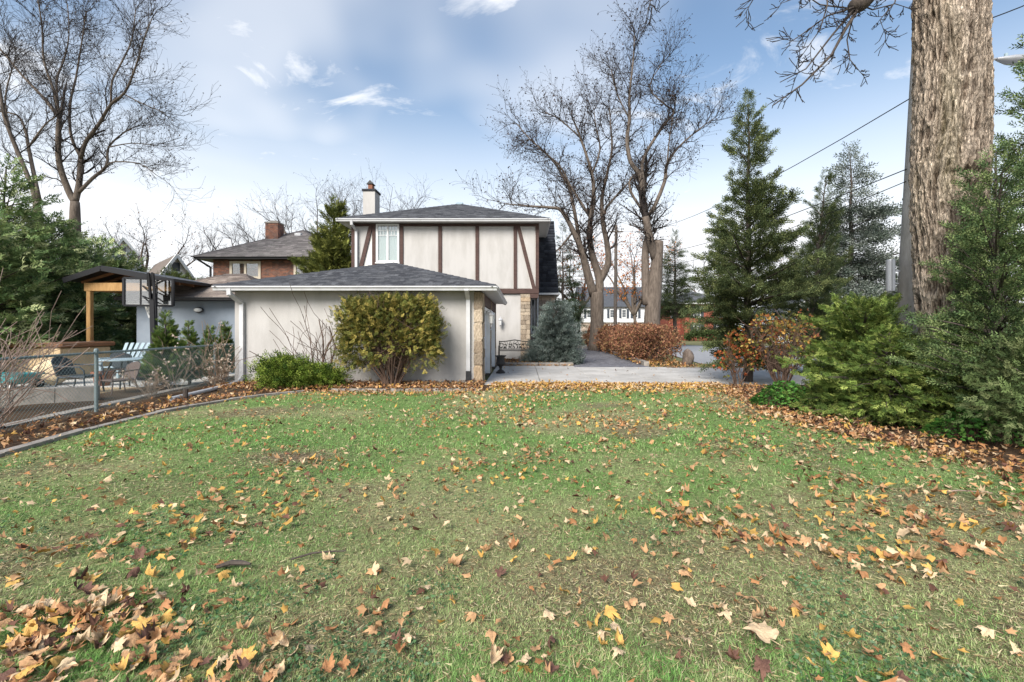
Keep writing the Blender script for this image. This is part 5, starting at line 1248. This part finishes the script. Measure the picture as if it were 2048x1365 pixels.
conifer('blue_spruce', (1.45,18.8), 2.45, 1.0, lambda t: np.clip(1.12*np.sqrt(np.clip(1-(t*1.02)**2.2,0,1)),.06,1.05), 420, .02, .7, .08, 24, T_SPR, .25, G_BLUE, 'dense rounded dwarf blue spruce in the planter by the stone wall', .03, .06, jag=.22, lumps=.4, flat=.8, cat='shrub')
shrub('blue_spruce', (.55,18.3), .55, .3, .5, 900, T_SPR, .17, G_BLUE, 'low sprawling blue spruce tuft at the front of the planter', .05, 2.0, 'shrub', None, 4, 'bark_dark', .09, 10, 0, 'needle', None, .1, .3, .4)
# cedars left
CED_L = [(.058,.094,.038),(.092,.138,.053),(.14,.185,.072),(.24,.265,.13)]
for k, (px, D, h, rad, lab) in enumerate(((10,15.5,7.2,2.4,'tallest dark cedar at the left edge above the bare twigs'),(105,17.0,5.6,2.3,'broad cedar below the forked bare tree'),(205,20.5,5.4,2.5,'cedar behind the pavilion with its top beside the white gable'),(-30,13.2,5.0,1.5,'cedar leaning in from the left edge, nearest the hot tub'))):
    x = at(px,0,D)[0]
    conifer('cedar_tree', (x,D), h, rad, lambda t: np.clip(1.15*(1-t)**.55,.05,1), 280, .15, .75, .1, 11, T_CEDAR, .41, CED_L, lab, .03, .16, jag=.5, lumps=.5, group='cedars along the left boundary')
for k, (x, D, h) in enumerate(((-15.8,20.5,3.9),(-13.6,20.5,3.6))):
    shrub('cedar_hedge_tree', (x,D), 1.3, .8, h, 2600, T_CEDAR, .28, [(.045,.062,.02),(.07,.09,.03),(.105,.12,.045)], ('dark cedar behind the pavilion post' if k == 0 else 'dark cedar behind the net of the basketball hoop'), .05, 2.5, 'tree', 'cedars behind the pavilion', 5)
conifer('pyramid_cedar', (-11.4,27.5), 9.3, 2.25, lambda t: np.clip(1.2*(1-t)**.62,.03,1), 420, .6, 1.0, .02, 10, T_CEDAR, .5, [(.065,.078,.02),(.10,.11,.028),(.15,.155,.04),(.045,.055,.016)], 'tall pyramidal cedar standing between the brick house and the main house', .02, .2, jag=.3, lumps=.3)
for k, (x, D, h, rad, lab) in enumerate(((-8.62,11.0,1.80,.55,'largest small pyramid cedar, beside the basketball pole'),(-8.80,12.0,1.58,.38,'second small pyramid cedar from the basketball pole'),(-8.93,13.0,1.46,.36,'third small pyramid cedar from the basketball pole'),(-8.98,13.75,1.60,.38,'small pyramid cedar nearest the cream garage corner'))):
    conifer('emerald_cedar', (x,D), h, rad, lambda t: np.clip(1.05*(1-t)**.75,.04,1), 170, .6, 1.1, 0, 60, T_CEDAR, .13, [(.045,.085,.02),(.075,.115,.028),(.115,.145,.036)], lab, .02, .04, jag=.2, lumps=.15, group='small pyramid cedars along the fence', cat='shrub')
# shrubs by the garage
shrub('clipped_cedar', (-3.18,11.0), 1.06, .45, 2.08, 9500, T_CEDAR, .15, [(.075,.085,.022),(.12,.122,.032),(.20,.175,.046),(.05,.06,.018),(.27,.215,.06)], 'large flat topped olive cedar bush in front of the garage wall', .40, 7, 'shrub', None, 34, 'twig_brown', .09, 10, .97, 'needle', None, .12, .2, .28, .02, .95)
sp_c = [(.06,.095,.014),(.10,.145,.022),(.17,.21,.04),(.03,.055,.012)]
shrub('spreading_juniper', (-5.6,10.75), .66, .45, .64, 2100, T_JUN, .18, sp_c, 'bright green spreading juniper at the foot of the garage wall', .02, 1.6, 'shrub', None, 6, 'bark_dark', .10, 12, 0, 'needle', None, .3, .4, .6)
shrub('spreading_juniper', (-4.85,10.8), .55, .4, .42, 1500, T_JUN, .16, sp_c, 'lower spreading juniper mound right of the tall bright one', .02, 1.8, 'shrub', None, 6, 'bark_dark', .09, 12, 0, 'needle', None, .25, .4, .5)
# bushes at the right
GC = [(.066,.102,.024),(.104,.142,.033),(.165,.195,.052),(.038,.06,.016)]
bush = lambda t: np.clip(1.1*np.sqrt(np.clip(1-np.abs(t*1.5-.42)**2.2,0,1)),.15,1.1)
conifer('golden_cedar', (5.9,7.9), 1.9, 1.0, bush, 230, .15, .95, .12, 52, T_CEDAR, .145, GC, 'big feathery green cedar bush left of the huge trunk', .03, .05, jag=.55, lumps=.55, cat='shrub', group='cedar bushes right of the lawn')
conifer('golden_cedar', (5.5,6.85), 1.4, .75, bush, 150, .05, .8, .25, 52, T_CEDAR, .13, GC, 'drooping cedar bush in front, nearest the lawn', .03, .04, jag=.55, lumps=.55, cat='shrub', group='cedar bushes right of the lawn')
conifer('golden_cedar', (6.6,8.6), 1.95, .8, bush, 110, .15, .95, .12, 48, T_CEDAR, .14, GC, 'rear cedar bush behind the big feathery one', .03, .04, jag=.55, lumps=.55, cat='shrub', group='cedar bushes right of the lawn')
conifer('golden_cedar', (6.35,6.55), 1.45, .65, bush, 110, .1, .9, .2, 48, T_CEDAR, .14, GC, 'cedar bush covering the foot of the huge trunk', .03, .04, jag=.55, lumps=.55, cat='shrub', group='cedar bushes right of the lawn')
JR = [(.060,.096,.040),(.094,.134,.052),(.15,.185,.074),(.042,.064,.027)]
conifer('right_juniper', (6.45,6.2), 3.9, 1.15, lambda t: np.where(t<.15,.75,np.clip(1.15*(1-t)**.6,.05,1)), 260, .3, .9, .06, 36, T_JUN, .13, JR, 'bushy blue green juniper in front of the huge trunk', .06, .10, jag=.5, lumps=.45)
conifer('right_juniper', (7.45,6.5), 5.6, 1.3, lambda t: np.where(t<.15,.7,np.clip(1.15*(1-t)**.55,.05,1)), 240, .3, .9, .06, 32, T_JUN, .145, JR, 'taller juniper cut by the right edge of the picture', .05, .12, jag=.5, lumps=.45)
shrub('right_juniper_mound', (6.15,5.05), .75, .5, 1.25, 2600, T_CEDAR, .13, [(.055,.08,.03),(.08,.11,.04),(.12,.14,.06)], 'low grey green bush at the right edge of the picture', .05, 2.0, 'shrub', None, 10, 'twig_tan', .10, 12, .25, 'needle', None, .1, .3, .45)
# russet hedge: one bush after another
hx = lambda y: 5.62+(y-19.5)*.028
k = 0
for y, lab in zip((19.7,21.4,23.4,25.8,28.6,32,36), ('nearest rounded end of the russet hedge beside the boulder','second bush of the russet hedge from the boulder','third bush of the russet hedge from the boulder','fourth bush of the russet hedge from the boulder','fifth bush of the russet hedge, before the three limbed tree','russet hedge bush at the foot of the three limbed tree','farthest bush of the russet hedge')):
    sc = y/20
    shrub('hedge_bush', (hx(y), y), 1.08, 1.3*sc, 1.42+.004*y, int(4400/sc), T_LEAF3, .075*sc, [(.15,.066,.040),(.23,.105,.062),(.11,.055,.036),(.32,.17,.095),(.20,.13,.06)], lab, .08, 2.8, 'hedge', 'russet hedge bushes', 16, 'twig_brown', .12, 14, .3, 'leaf', None, .3, .4, .30, .012, .9); k += 1
shrub('far_hedge', (24.5,59.5), 3.0, .8, 1.1, 1500, T_LEAF3, .25, [(.04,.06,.02),(.06,.085,.03)], 'dark green clipped hedge in front of the red brick house', .05, 3, 'hedge', None, 8, 'bark_dark', .2, 12, 0, 'leaf')
# burning bush with red and yellow leaves
shrub('burning_bush', (6.1,10.7), .8, .5, 1.68, 620, T_LEAF3, .08, [(.24,.085,.035),(.31,.18,.05),(.33,.26,.075),(.12,.13,.035),(.19,.075,.04)], 'multi stemmed shrub with orange and yellow leaves beside the drive', .45, 2.2, 'shrub', None, 40, 'twig_brown', .13, 7, .5, 'leaf', None, .1, .4, .4, .014, .95)
shrub('burning_bush', (5.25,11.1), .45, .35, 1.3, 240, T_LEAF3, .08, [(.28,.075,.03),(.22,.085,.03),(.14,.13,.03)], 'thin red leaved shrub under the tall juniper', .35, 2.2, 'shrub', None, 14, 'twig_brown', .11, 8, .2, 'leaf', None, .1, .4, .4, .010, .95)
# green ground cover
for (c, rx, ry, h, n, lab) in (((4.75,8.2),.6,.42,.42,1500,'fresh green leafy ground cover patch left of the cedar bush'),((5.9,5.75),.75,.42,.40,1300,'bright green leafy ground cover at the foot of the huge trunk')):
    r = root('ground_cover', (c[0],c[1],0), lab, 'plant', 'leafy ground cover patches')
    a = rng.uniform(0,6.28,n); q = np.sqrt(rng.uniform(0,1,n)); p = np.stack([c[0]+rx*q*np.cos(a), c[1]+ry*q*np.sin(a), .06+h*(1-q**2)*rng.uniform(.45,1,n)],1)
    d = np.stack([np.cos(a)*q+rng.normal(0,.7,n), np.sin(a)*q+rng.normal(0,.7,n), rng.normal(-.05,.2,n)],1)
    V, F, C = scatter(*T_LEAF, p, d, np.array([[0,0,1.]])+rng.normal(0,.25,(n,3)), .085*rng.uniform(.6,1.3,n), pick([(.05,.15,.028),(.08,.20,.035),(.12,.25,.05),(.035,.095,.02)], n))
    obj('leaves', (V,F), 'leaf', r, col=C); k_ = rng.choice(n, n//4, False); b0 = p[k_].copy(); b0[:,:2] = np.array(c)+(b0[:,:2]-np.array(c))*.85; b0[:,2] = -.02; obj('stems', prisms(b0, p[k_], .0035, .002, 3), 'twig_brown', r)
# ------------------------------------------------------------------ bare and dry shrubs
def twig_bush(name, c, n, L, spread, mname, label, lev=1, r0=.009, seed=1, lean=(0,0), cat='shrub', heads=0, hcol=((.5,.4,.3),)):
    q = random.Random(seed); S = []; tips = []; r = root(name, (c[0],c[1],0), label, cat)
    for _ in range(n):
        p = (c[0]+q.gauss(0,.07), c[1]+q.gauss(0,.07), -.03); d = vn((q.gauss(0,spread)+lean[0], q.gauss(0,spread*.7)+lean[1], 1.0)); grow(S, tips, p, d, L*q.uniform(.6,1.1), r0*q.uniform(.6,1.2), 2-lev if lev < 2 else 0, 2, q)
    S_ = np.array([(*a,*b_) for a,b_,_,_ in S]); obj('stems', prisms(S_[:,:3],S_[:,3:],[s[2] for s in S],[s[3] for s in S],4), mname, r)
    if heads:
        tp = np.array(tips); i = np.repeat(rng.choice(len(tp), min(heads,len(tp)), False), 7); m = len(i)
        V, F, C = scatter(*T_LEAF3, tp[i]+rng.normal(0,.035,(m,3)), rng.normal(0,1,(m,3)), rng.normal(0,1,(m,3)), .05*rng.uniform(.5,1.2,m), pick(hcol, m)); obj('seed_heads', (V,F), 'dead_leaf', r, col=C, kind='stuff')
    return r
twig_bush('bare_shrub', (-4.98,11.3), 7, 1.75, .16, 'twig_brown', 'thin bare shrub standing against the garage wall', 1, .024, 5)
twig_bush('bare_shrub', (-5.2,11.3), 6, 1.5, .2, 'twig_brown', 'spindly bare stems behind the spreading juniper', 1, .016, 6, (-.3,0))
twig_bush('bare_shrub', (-4.75,11.35), 3, 1.5, .10, 'twig_tan', 'slim bare twigs right of the bare shrub on the garage wall', 1, .014, 16, (.12,0))
twig_bush('bare_shrub', (-8.9,7.6), 22, 1.7, .45, 'twig_tan', 'tangle of bare tan twigs behind the fence at the left edge', 1, .010, 7, (.05,0))
twig_bush('bare_shrub', (-7.1,5.9), 7, 1.3, .3, 'twig_tan', 'a few bare stems in front of the fence at the left edge', 1, .011, 8, (-.1,0))
twig_bush('dry_weed', (-7.35,10.9), 12, .7, .3, 'dry_weed', 'dried brown weeds against the fence beside the garage downspout', 1, .006, 9, heads=16, hcol=((.5,.4,.3),(.6,.5,.4)))
twig_bush('dry_weed', (-7.6,11.4), 9, 1.05, .22, 'dry_weed', 'taller dried weed rising above the fence near the garage corner', 1, .006, 10, heads=14, hcol=((.6,.5,.4),(.5,.38,.28)))
twig_bush('dry_weed', (-7.95,10.3), 6, .95, .2, 'dry_weed', 'dried weed with pale seed heads beside the largest small cedar', 1, .006, 11, heads=14, hcol=((.6,.5,.4),(.5,.38,.28)))
twig_bush('dry_weed', (-7.5,9.3), 10, .5, .5, 'dry_weed', 'low dried weeds at the foot of the fence behind the stake', 1, .005, 12, heads=10)
twig_bush('bare_shrub', (7.3,5.4), 16, 1.1, .45, 'twig_brown', 'dark bare twigs below the right juniper', 1, .008, 18)
# ------------------------------------------------------------------ grass
def grass(n, y0, y1, pw, hgt, wid, seed):
    g = np.random.default_rng(seed); u_ = g.uniform(0,1,n)
    y = (y0**(1-pw)+u_*(y1**(1-pw)-y0**(1-pw)))**(1/(1-pw)); half = 1.16*y+.7; x = g.uniform(-1,1,n)*half
    clump = fbm(x*9, y*9, 0, 91, 2)
    keep = (~in_left_bed(x,y)) & (~in_right_bed(x,y)) & (y < 11.55) & (g.uniform(0,1,n) > bare(x,y)*.93) & (clump > .30)
    x, y = x[keep], y[keep]; m = len(x); gr = green(x,y); z = gz(x,y)*np.clip((11.3-y)/1.0,0,1)-.004
    far = np.clip(y/3, 1, 4); az = g.uniform(0,2*math.pi,m); lean = g.uniform(.45,1.42,m); L = hgt*g.uniform(.5,1.3,m)*(.75+.5*gr); w = wid*g.uniform(.7,1.3,m)*far**.8
    d = np.stack([np.cos(az)*np.sin(lean), np.sin(az)*np.sin(lean), np.cos(lean)],1); s = np.stack([-np.sin(az), np.cos(az), 0*az],1); b0 = np.stack([x,y,z],1)
    mid = b0+d*(L*.55)[:,None]; lean2 = lean+g.uniform(.1,.7,m); d2 = np.stack([np.cos(az)*np.sin(lean2), np.sin(az)*np.sin(lean2), np.cos(lean2)],1); tip = mid+d2*(L*.5)[:,None]; tip[:,2] = np.maximum(tip[:,2], z+.004)
    tip = b0+(tip-b0)*.95; w = w*1.2
    V = np.stack([b0-s*w[:,None]/2, b0+s*w[:,None]/2, tip],1).reshape(-1,3); F = np.arange(m*3).reshape(-1,3)
    t = np.clip(gr*.75+(fbm(x*5+3,y*5,0,93,2)-.5)*1.3+g.normal(0,.2,m),0,1)[:,None]; c = (1-t)*np.array((.40,.465,.20))+t*np.array((.155,.325,.082))
    straw = (g.uniform(0,1,m) < .07+.2*bare(x,y))[:,None]; c = np.where(straw, np.array((.50,.43,.27)), c)*g.uniform(.45,1.45,(m,1)); return V, F, np.repeat(c,3,0)
a = grass(560000, 1.4, 6.0, 1.5, .034, .0029, 1); b2 = grass(130000, 5.2, 11.6, 1.2, .044, .0042, 2)
V, F, C = cat3([a, b2])
tag(obj('grass', (V,F), 'grass', col=C), 'short mown green and straw coloured grass covering the lawn', 'grass', kind='stuff')
# thatch: dead brown and straw blades lying between the living ones
n = 170000; y = (1.4**-.4+rng.uniform(0,1,n)*(8**-.4-1.4**-.4))**(1/-.4); x = rng.uniform(-1,1,n)*(1.16*y+.5); k = ~in_left_bed(x,y) & ~in_right_bed(x,y) & (rng.uniform(0,1,n) < .22+.65*bare(x,y)+.2*(1-green(x,y))); x, y = x[k], y[k]; n = len(x)
az = rng.uniform(0,6.28,n); L_ = rng.uniform(.012,.05,n)*np.clip(y/3,1,2); w_ = rng.uniform(.0025,.006,n)*np.clip(y/3,1,2.5); z = gz(x,y)+rng.uniform(.0,.012,n); dv = np.stack([np.cos(az),np.sin(az),rng.uniform(-.05,.3,n)],1); sv = np.stack([-np.sin(az),np.cos(az),rng.normal(0,.5,n)],1); b0 = np.stack([x,y,z],1)
V = np.stack([b0-sv*w_[:,None]/2, b0+sv*w_[:,None]/2, b0+dv*L_[:,None]],1).reshape(-1,3); C = np.repeat(pick([(.30,.22,.12),(.50,.43,.26),(.16,.11,.07),(.42,.36,.18),(.09,.065,.045)], n, [.25,.25,.2,.2,.1]),3,0)
tag(obj('thatch', (V,np.arange(n*3).reshape(-1,3)), 'grass', col=C), 'dead straw and brown thatch lying between the grass blades', 'thatch', kind='stuff')
# clover and broad weeds
n = 42000; y = (1.3**-.6+rng.uniform(0,1,n)*(7.5**-.6-1.3**-.6))**(1/-.6); x = rng.uniform(-1,1,n)*(1.16*y+.6); pat = fbm(x*1.3+31, y*1.3, 0, 101, 3)
k = (pat > .53) & ~in_left_bed(x,y) & ~in_right_bed(x,y); x, y = x[k], y[k]; n = len(x)
p = np.stack([x,y,gz(x,y)+rng.uniform(.008,.035,n)],1); d = rng.normal(0,1,(n,3)); d[:,2] = rng.normal(.1,.2,n)
V, F, C = scatter(*T_LEAF, p, d, np.array([[0,0,1.]])+rng.normal(0,.3,(n,3)), .024*rng.uniform(.5,1.4,n), pick([(.07,.15,.06),(.10,.19,.08),(.16,.24,.13),(.055,.11,.045)], n))
tag(obj('clover', (V,F), 'leaf', col=C), 'low broad leaved clover and weeds growing through the lawn', 'clover', kind='stuff')

# ------------------------------------------------------------------ fallen leaves
HALF = [(90,.98),(82,.78),(74,.82),(65,.56),(56,.72),(46,.76),(38,.93),(28,.74),(18,.70),(6,.52),(-8,.60),(-24,.70),(-40,.54),(-62,.42),(-90,.24)]
def leaf_outline(step=1):
    h = HALF[::step] if step > 1 else HALF
    if h[-1] != HALF[-1]: h = h+[HALF[-1]]
    pts = [(r_*math.cos(math.radians(a)), r_*math.sin(math.radians(a))) for a, r_ in h]; return np.array(pts+[(-x_, y_) for x_, y_ in pts[-2:0:-1]])
def leaf_mesh(seed, full=True):
    q = random.Random(seed); o = leaf_outline(1 if full else 3); n = len(o); o = o*np.array([[q.uniform(.82,1.12)] for _ in range(n)])*np.array([q.uniform(.75,1.1), 1]); cu, cv, tw, fold = q.uniform(.2,1.3)*q.choice((-1,1,1)), q.uniform(-.6,.9), q.uniform(-.7,.7), q.uniform(-.4,.8)
    def lift(p): x_, y_ = p; return np.array((x_*(1-.28*abs(cu)), y_, cu*x_*x_+cv*y_*y_+tw*x_*y_+fold*abs(x_)*.5+(.10*math.sin(5*x_+seed)*math.sin(4*y_) if full else 0)))
    if full:
        V = [lift((0,-.05))]+[lift((p[0]*.5,p[1]*.5)) for p in o]+[lift(p)+np.array((0,0,q.uniform(-.05,.09))) for p in o]; F = [(0,1+i,1+(i+1)%n) for i in range(n)]
        for i in range(n): j = (i+1)%n; F += [(1+i,1+n+i,1+n+j),(1+i,1+n+j,1+j)]
        b = lift((0,-.2)); k = len(V); V += [b+(.018,0,0), b+(-.018,0,0), b+(0,-.4,.06), b+(.012,-.75,.16)]; F += [(k,k+1,k+2),(k,k+2,k+3)]
    else: V = [lift((0,0))]+[lift(p) for p in o]; F = [(0,1+i,1+(i+1)%n) for i in range(n)]
    V = np.array(V); V[:,2] -= V[:,2].min(); return V, np.array(F)
LC = {'tan': (.43,.25,.125), 'golden': (.52,.31,.085), 'orange brown': (.33,.16,.07), 'dark brown': (.13,.065,.045), 'pale straw': (.56,.41,.25)}
LCN = list(LC)
for nme, c in LC.items(): mat('leaf_'+nme.replace(' ','_'), tuple(v*.8 for v in c), .75, tuple(min(v*1.25,.8) for v in c), 2.2, 5, .35, 9)
LEAVES = []                                                   # x, y, z, size, colour index
def drop(x, y, size, ci, z=None):
    x = np.atleast_1d(x); y = np.atleast_1d(y); n = len(x); z = (gz(x,y)*np.clip((11.3-y)/1.0,0,1)+.012) if z is None else np.broadcast_to(z,(n,))
    LEAVES.append(np.stack([x,y,z,np.broadcast_to(size,(n,)),np.broadcast_to(ci,(n,))],1))
g = np.random.default_rng(19)
def ci(n, w): return g.choice(5, n, p=np.array(w)/sum(w))
def sz(n, a=.045, b=.088): return g.uniform(a,b,n)*.82
def blob_(cx_, cy_, sx, sy, n, w, a=.045, b=.088): drop(g.normal(cx_,sx,n), g.normal(cy_,sy,n), sz(n,a,b), ci(n,w))
WL = [5,3,3,1.2,3]
# scattered over the lawn, thicker in drifts
n = 7800; y = 1.5+10*g.uniform(0,1,n)**.8; x = g.uniform(-1,1,n)*(1.12*y+.4); dn = fbm(x*.9+50, y*.9, 0, 131, 4); k = (dn > .60+.02*(x < 0)) & ~in_left_bed(x,y) & ~in_right_bed(x,y); drop(x[k],y[k],sz(k.sum(),.032,.075),ci(k.sum(),WL))
n = 4000; y = 1.6+10*g.uniform(0,1,n)**.7; x = g.uniform(-1,1,n)*(1.12*y+.4); k = ~in_left_bed(x,y) & ~in_right_bed(x,y); drop(x[k],y[k],sz(k.sum(),.03,.085)*g.uniform(.6,1,k.sum()),ci(k.sum(),[5,3,3,1.5,3]))
n = 420; y = g.uniform(1.7,5.5,n); x = g.uniform(-.95,.95,n)*(1.1*y); k = ~in_left_bed(x,y) & ~in_right_bed(x,y); drop(x[k],y[k],sz(k.sum(),.03,.075),ci(k.sum(),[5,2.5,3,2,3]))
blob_(-2.0,2.1,.27,.22,230,[5,2,3,2,4],.04,.075); blob_(-1.45,1.85,.3,.08,40,[4,3,3,2,3],.04,.075)                      # heap at the lower left
for a_, b_, n in (((1.15,3.35),(2.35,2.55),80),((2.2,3.5),(2.9,2.7),26),((1.0,3.6),(1.5,3.1),34),((2.6,3.6),(3.4,3.0),34)):   # raked drifts at the lower right
    t = g.uniform(0,1,n); drop(a_[0]+(b_[0]-a_[0])*t+g.normal(0,.09,n), a_[1]+(b_[1]-a_[1])*t+g.normal(0,.08,n), sz(n,.04,.08), ci(n,[4,3,3,1,3]))
n = 2600; x = g.uniform(-.75,5.0,n); y = 11.58-np.abs(g.normal(0,.6,n)); drop(x,y,sz(n,.055,.095),ci(n,[2,6,1.5,.3,4]))                # golden band along the drive
n = 300; x = g.normal(.6,.75,n); y = 11.45+np.abs(g.normal(0,.33,n))-.15; drop(x,y,sz(n,.05,.09),ci(n,[2,7,1,.2,4]),.03)
n = 1500; x = g.uniform(-1.5,5,n); y = g.uniform(6.4,11.2,n); k = fbm(x*1.1,y*1.3,0,141,2) > .47; drop(x[k],y[k],sz(k.sum()),ci(k.sum(),[3,4,2,.5,3]))
n = 70; x = g.uniform(-.9,8,n); y = g.uniform(11.9,17.2,n); drop(x,y,sz(n,.03,.07),ci(n,[4,2,3,2,2]),.02)                            # strewn on the concrete
n = 2400; x = g.uniform(-7.3,-.95,n); y = g.uniform(10.3,11.75,n); drop(x,y,sz(n,.045,.085),ci(n,[4,1,5,2,1.5]),.045+g.uniform(0,.03,n))   # bed under the garage wall
n = 500; x = g.uniform(-5,-.9,n); y = g.uniform(9.6,10.4,n); drop(x,y,sz(n,.04,.08),ci(n,[4,2,4,1,2]))
n = 1100; y = g.uniform(2.5,10.4,n); ex = np.interp(y,[p[1] for p in EDGE],[p[0] for p in EDGE]); x = ex-.12-np.abs(g.normal(0,.6,n)); drop(x,y,sz(n,.04,.085),ci(n,[4,1.5,4,2.5,2]),.02+g.uniform(0,.02,n)) # bed by the fence
n = 2600; y = g.uniform(2.0,11.3,n); ex = np.interp(y,[p[1] for p in RBED][::-1],[p[0] for p in RBED][::-1]); x = ex-.25+np.abs(g.normal(0,.75,n)); drop(x,y,sz(n,.04,.08),ci(n,[5,1,4,2,2.4]),.02+g.uniform(0,.03,n))   # right bed
n = 700; y = g.uniform(2.0,11.3,n); ex = np.interp(y,[p[1] for p in RBED][::-1],[p[0] for p in RBED][::-1]); x = ex-np.abs(g.normal(0,.55,n)); drop(x,y,sz(n,.04,.08),ci(n,[5,1.5,3,1.5,2.6]))
n = 2200; y = g.uniform(18,36,n); x = 4.95+(y-18)*.048+g.uniform(-.35,1.5,n); drop(x,y,sz(n,.06,.1)*1.2,ci(n,[3,2,6,1,1]),.02+g.uniform(0,.08,n))   # along the drive kerb and hedge
n = 500; x = g.uniform(5,8.3,n); y = g.uniform(16.7,19,n); drop(x,y,sz(n,.05,.09),ci(n,[3,2,5,1,1]),-.05)
n = 900; x = g.uniform(-1.2,1.75,n); y = g.uniform(17.85,20.5,n); drop(x,y,sz(n,.045,.08),ci(n,[3,2,5,1.5,1]),.085+g.uniform(0,.02,n))
n = 160; x = g.uniform(-1.0,1.9,n); y = g.uniform(17.3,17.55,n); drop(x,y,sz(n,.04,.08),ci(n,[3,3,4,1,1]),.03)
A5 = np.concatenate(LEAVES)
show = A5[:,3]/np.maximum(A5[:,1],.5); show[(np.abs(A5[:,0]) > 1.14*A5[:,1]+.05) | (A5[:,1] < 1.75)] = 0
order = np.argsort(-show); near, rest = order[:296], order[296:]
FULL = [leaf_mesh(s) for s in range(7)]; SIMPLE = [leaf_mesh(100+s, False) for s in range(8)]
LM = {}
for s in range(7):
    for c_ in range(5):
        me = fast_mesh('maple_leaf', FULL[s][0], FULL[s][1], smooth=True); me.materials.append(M['leaf_'+LCN[c_].replace(' ','_')]); LM[s,c_] = me
LLAB = ['tan fallen maple leaf lying on the lawn','golden yellow fallen maple leaf lying on the lawn','orange brown fallen maple leaf lying on the lawn','dark brown fallen maple leaf lying on the lawn','pale straw coloured fallen maple leaf lying on the lawn']
q = random.Random(4)
def leaf_obj(x, y, z, s, c_, label, group, tilt=.35, shp=None, rz=None, flip=True):
    o = bpy.data.objects.new('maple_leaf', LM[q.randrange(7) if shp is None else shp, c_]); COL.objects.link(o); o.location = (x,y,z); o.scale = (s,s,s*q.uniform(.8,1.4))
    o.rotation_euler = (q.gauss(0,tilt)+(math.pi if flip and q.random() < .45 else 0), q.gauss(0,tilt), q.uniform(0,6.28) if rz is None else rz); tag(o, label, 'leaf', group)
    if abs(o.rotation_euler[0]) > 1.8: o.location.z += s*.35
    return o
def where(x, y):
    if x < -1.25 and y < 2.9: return ('at the left' if x < -2.15 else 'in the middle' if x < -1.8 else 'at the right fringe')+(' front' if y < 2.05 else ' back')+' of the lower left leaf heap'
    if x > 1.0 and y > 2.4: return 'in the right hand leaf drift, '+('near end' if y < 2.9 else 'far end')
    if y < 2.3: return 'near the bottom edge, '+('left of centre' if x < -.5 else 'centre' if x < .5 else 'right of centre')
    return 'scattered on the left half of the lawn' if x < -.2 else 'scattered on the middle of the lawn'
for i in near:
    x, y, z, s, c_ = A5[i]; nm_ = LCN[int(c_)]; leaf_obj(x, y, z+.012, s, int(c_), nm_+' fallen maple leaf '+where(x, y), nm_+' leaves '+where(x, y))
p = at(1530,1305,1.98)*np.array((1,1,0)); leaf_obj(p[0],p[1],.035,.115,4,'largest pale maple leaf, alone in the lower right of the lawn',None,.1,2,.3,False)
p = at(985,1340,1.88)*np.array((1,1,0)); leaf_obj(p[0],p[1],.03,.062,4,'pale five pointed maple leaf at the bottom edge, centre',None,.15,3,.1,False)
p = at(282,1120,2.77)*np.array((1,1,0)); o = leaf_obj(p[0],p[1],.03,.062,3,'dark rust leaf standing upright on the left of the lawn',None,.1,4,.2,False); o.rotation_euler = (1.1,.1,.2)
p = at(490,1350,1.85)*np.array((1,1,0)); leaf_obj(p[0],p[1],.03,.05,3,'dark purplish brown leaf at the bottom edge, left of centre',None,.1,5,1.2,False)
parts_ = []; shp = g.integers(0,8,len(rest))
for s in range(8):
    i = rest[shp == s]; L_ = A5[i]; n = len(i)
    if not n: continue
    az = g.uniform(0,6.28,n); d = np.stack([np.cos(az),np.sin(az),g.normal(0,.3,n)],1); up = np.array([[0,0,1.]])*np.where(g.uniform(0,1,n) < .4,-1,1)[:,None]+g.normal(0,.38,(n,3))
    C = np.array([LC[k] for k in LCN])[L_[:,4].astype(int)]*g.uniform(.7,1.25,(n,1)); pos = L_[:,:3]+np.array([0,0,.02]); parts_.append(scatter(*SIMPLE[s], pos, d, up, L_[:,3], C))
V, F, C = cat3(parts_)
tag(obj('leaf_litter', (V,F), 'dead_leaf', col=C), 'carpet of small fallen leaves on beds, drive edge and far lawn', 'leaves', kind='stuff')
# fallen twigs and bark pieces
for (px, py, L_, a, lab) in ((640,1118,.32,.3,'thin curved twig lying on the lawn, left of centre'),(470,1140,.2,.15,'curled dark bark strip lying on the lawn at the left'),(1935,995,.3,-.2,'pale bent twig lying on the lawn at the far right')):
    D = CAM_H*FPX/(py-CY); p = at(px,py,D); p[2] = gz(p[0],p[1])+.03; dx = np.array((math.cos(a),math.sin(a),0))*L_/2
    obj('fallen_twig', MB().tube([p-dx,p-dx*.3+(0,.02,.012),p+dx*.4+(0,.0,.015),p+dx+(0,-.03,.02)], [.006,.006,.005,.003] if 'bark' not in lab else [.01,.016,.014,.006], 6), 'twig_tan' if 'pale' in lab else 'bark_dark', label=lab, cat='twig')
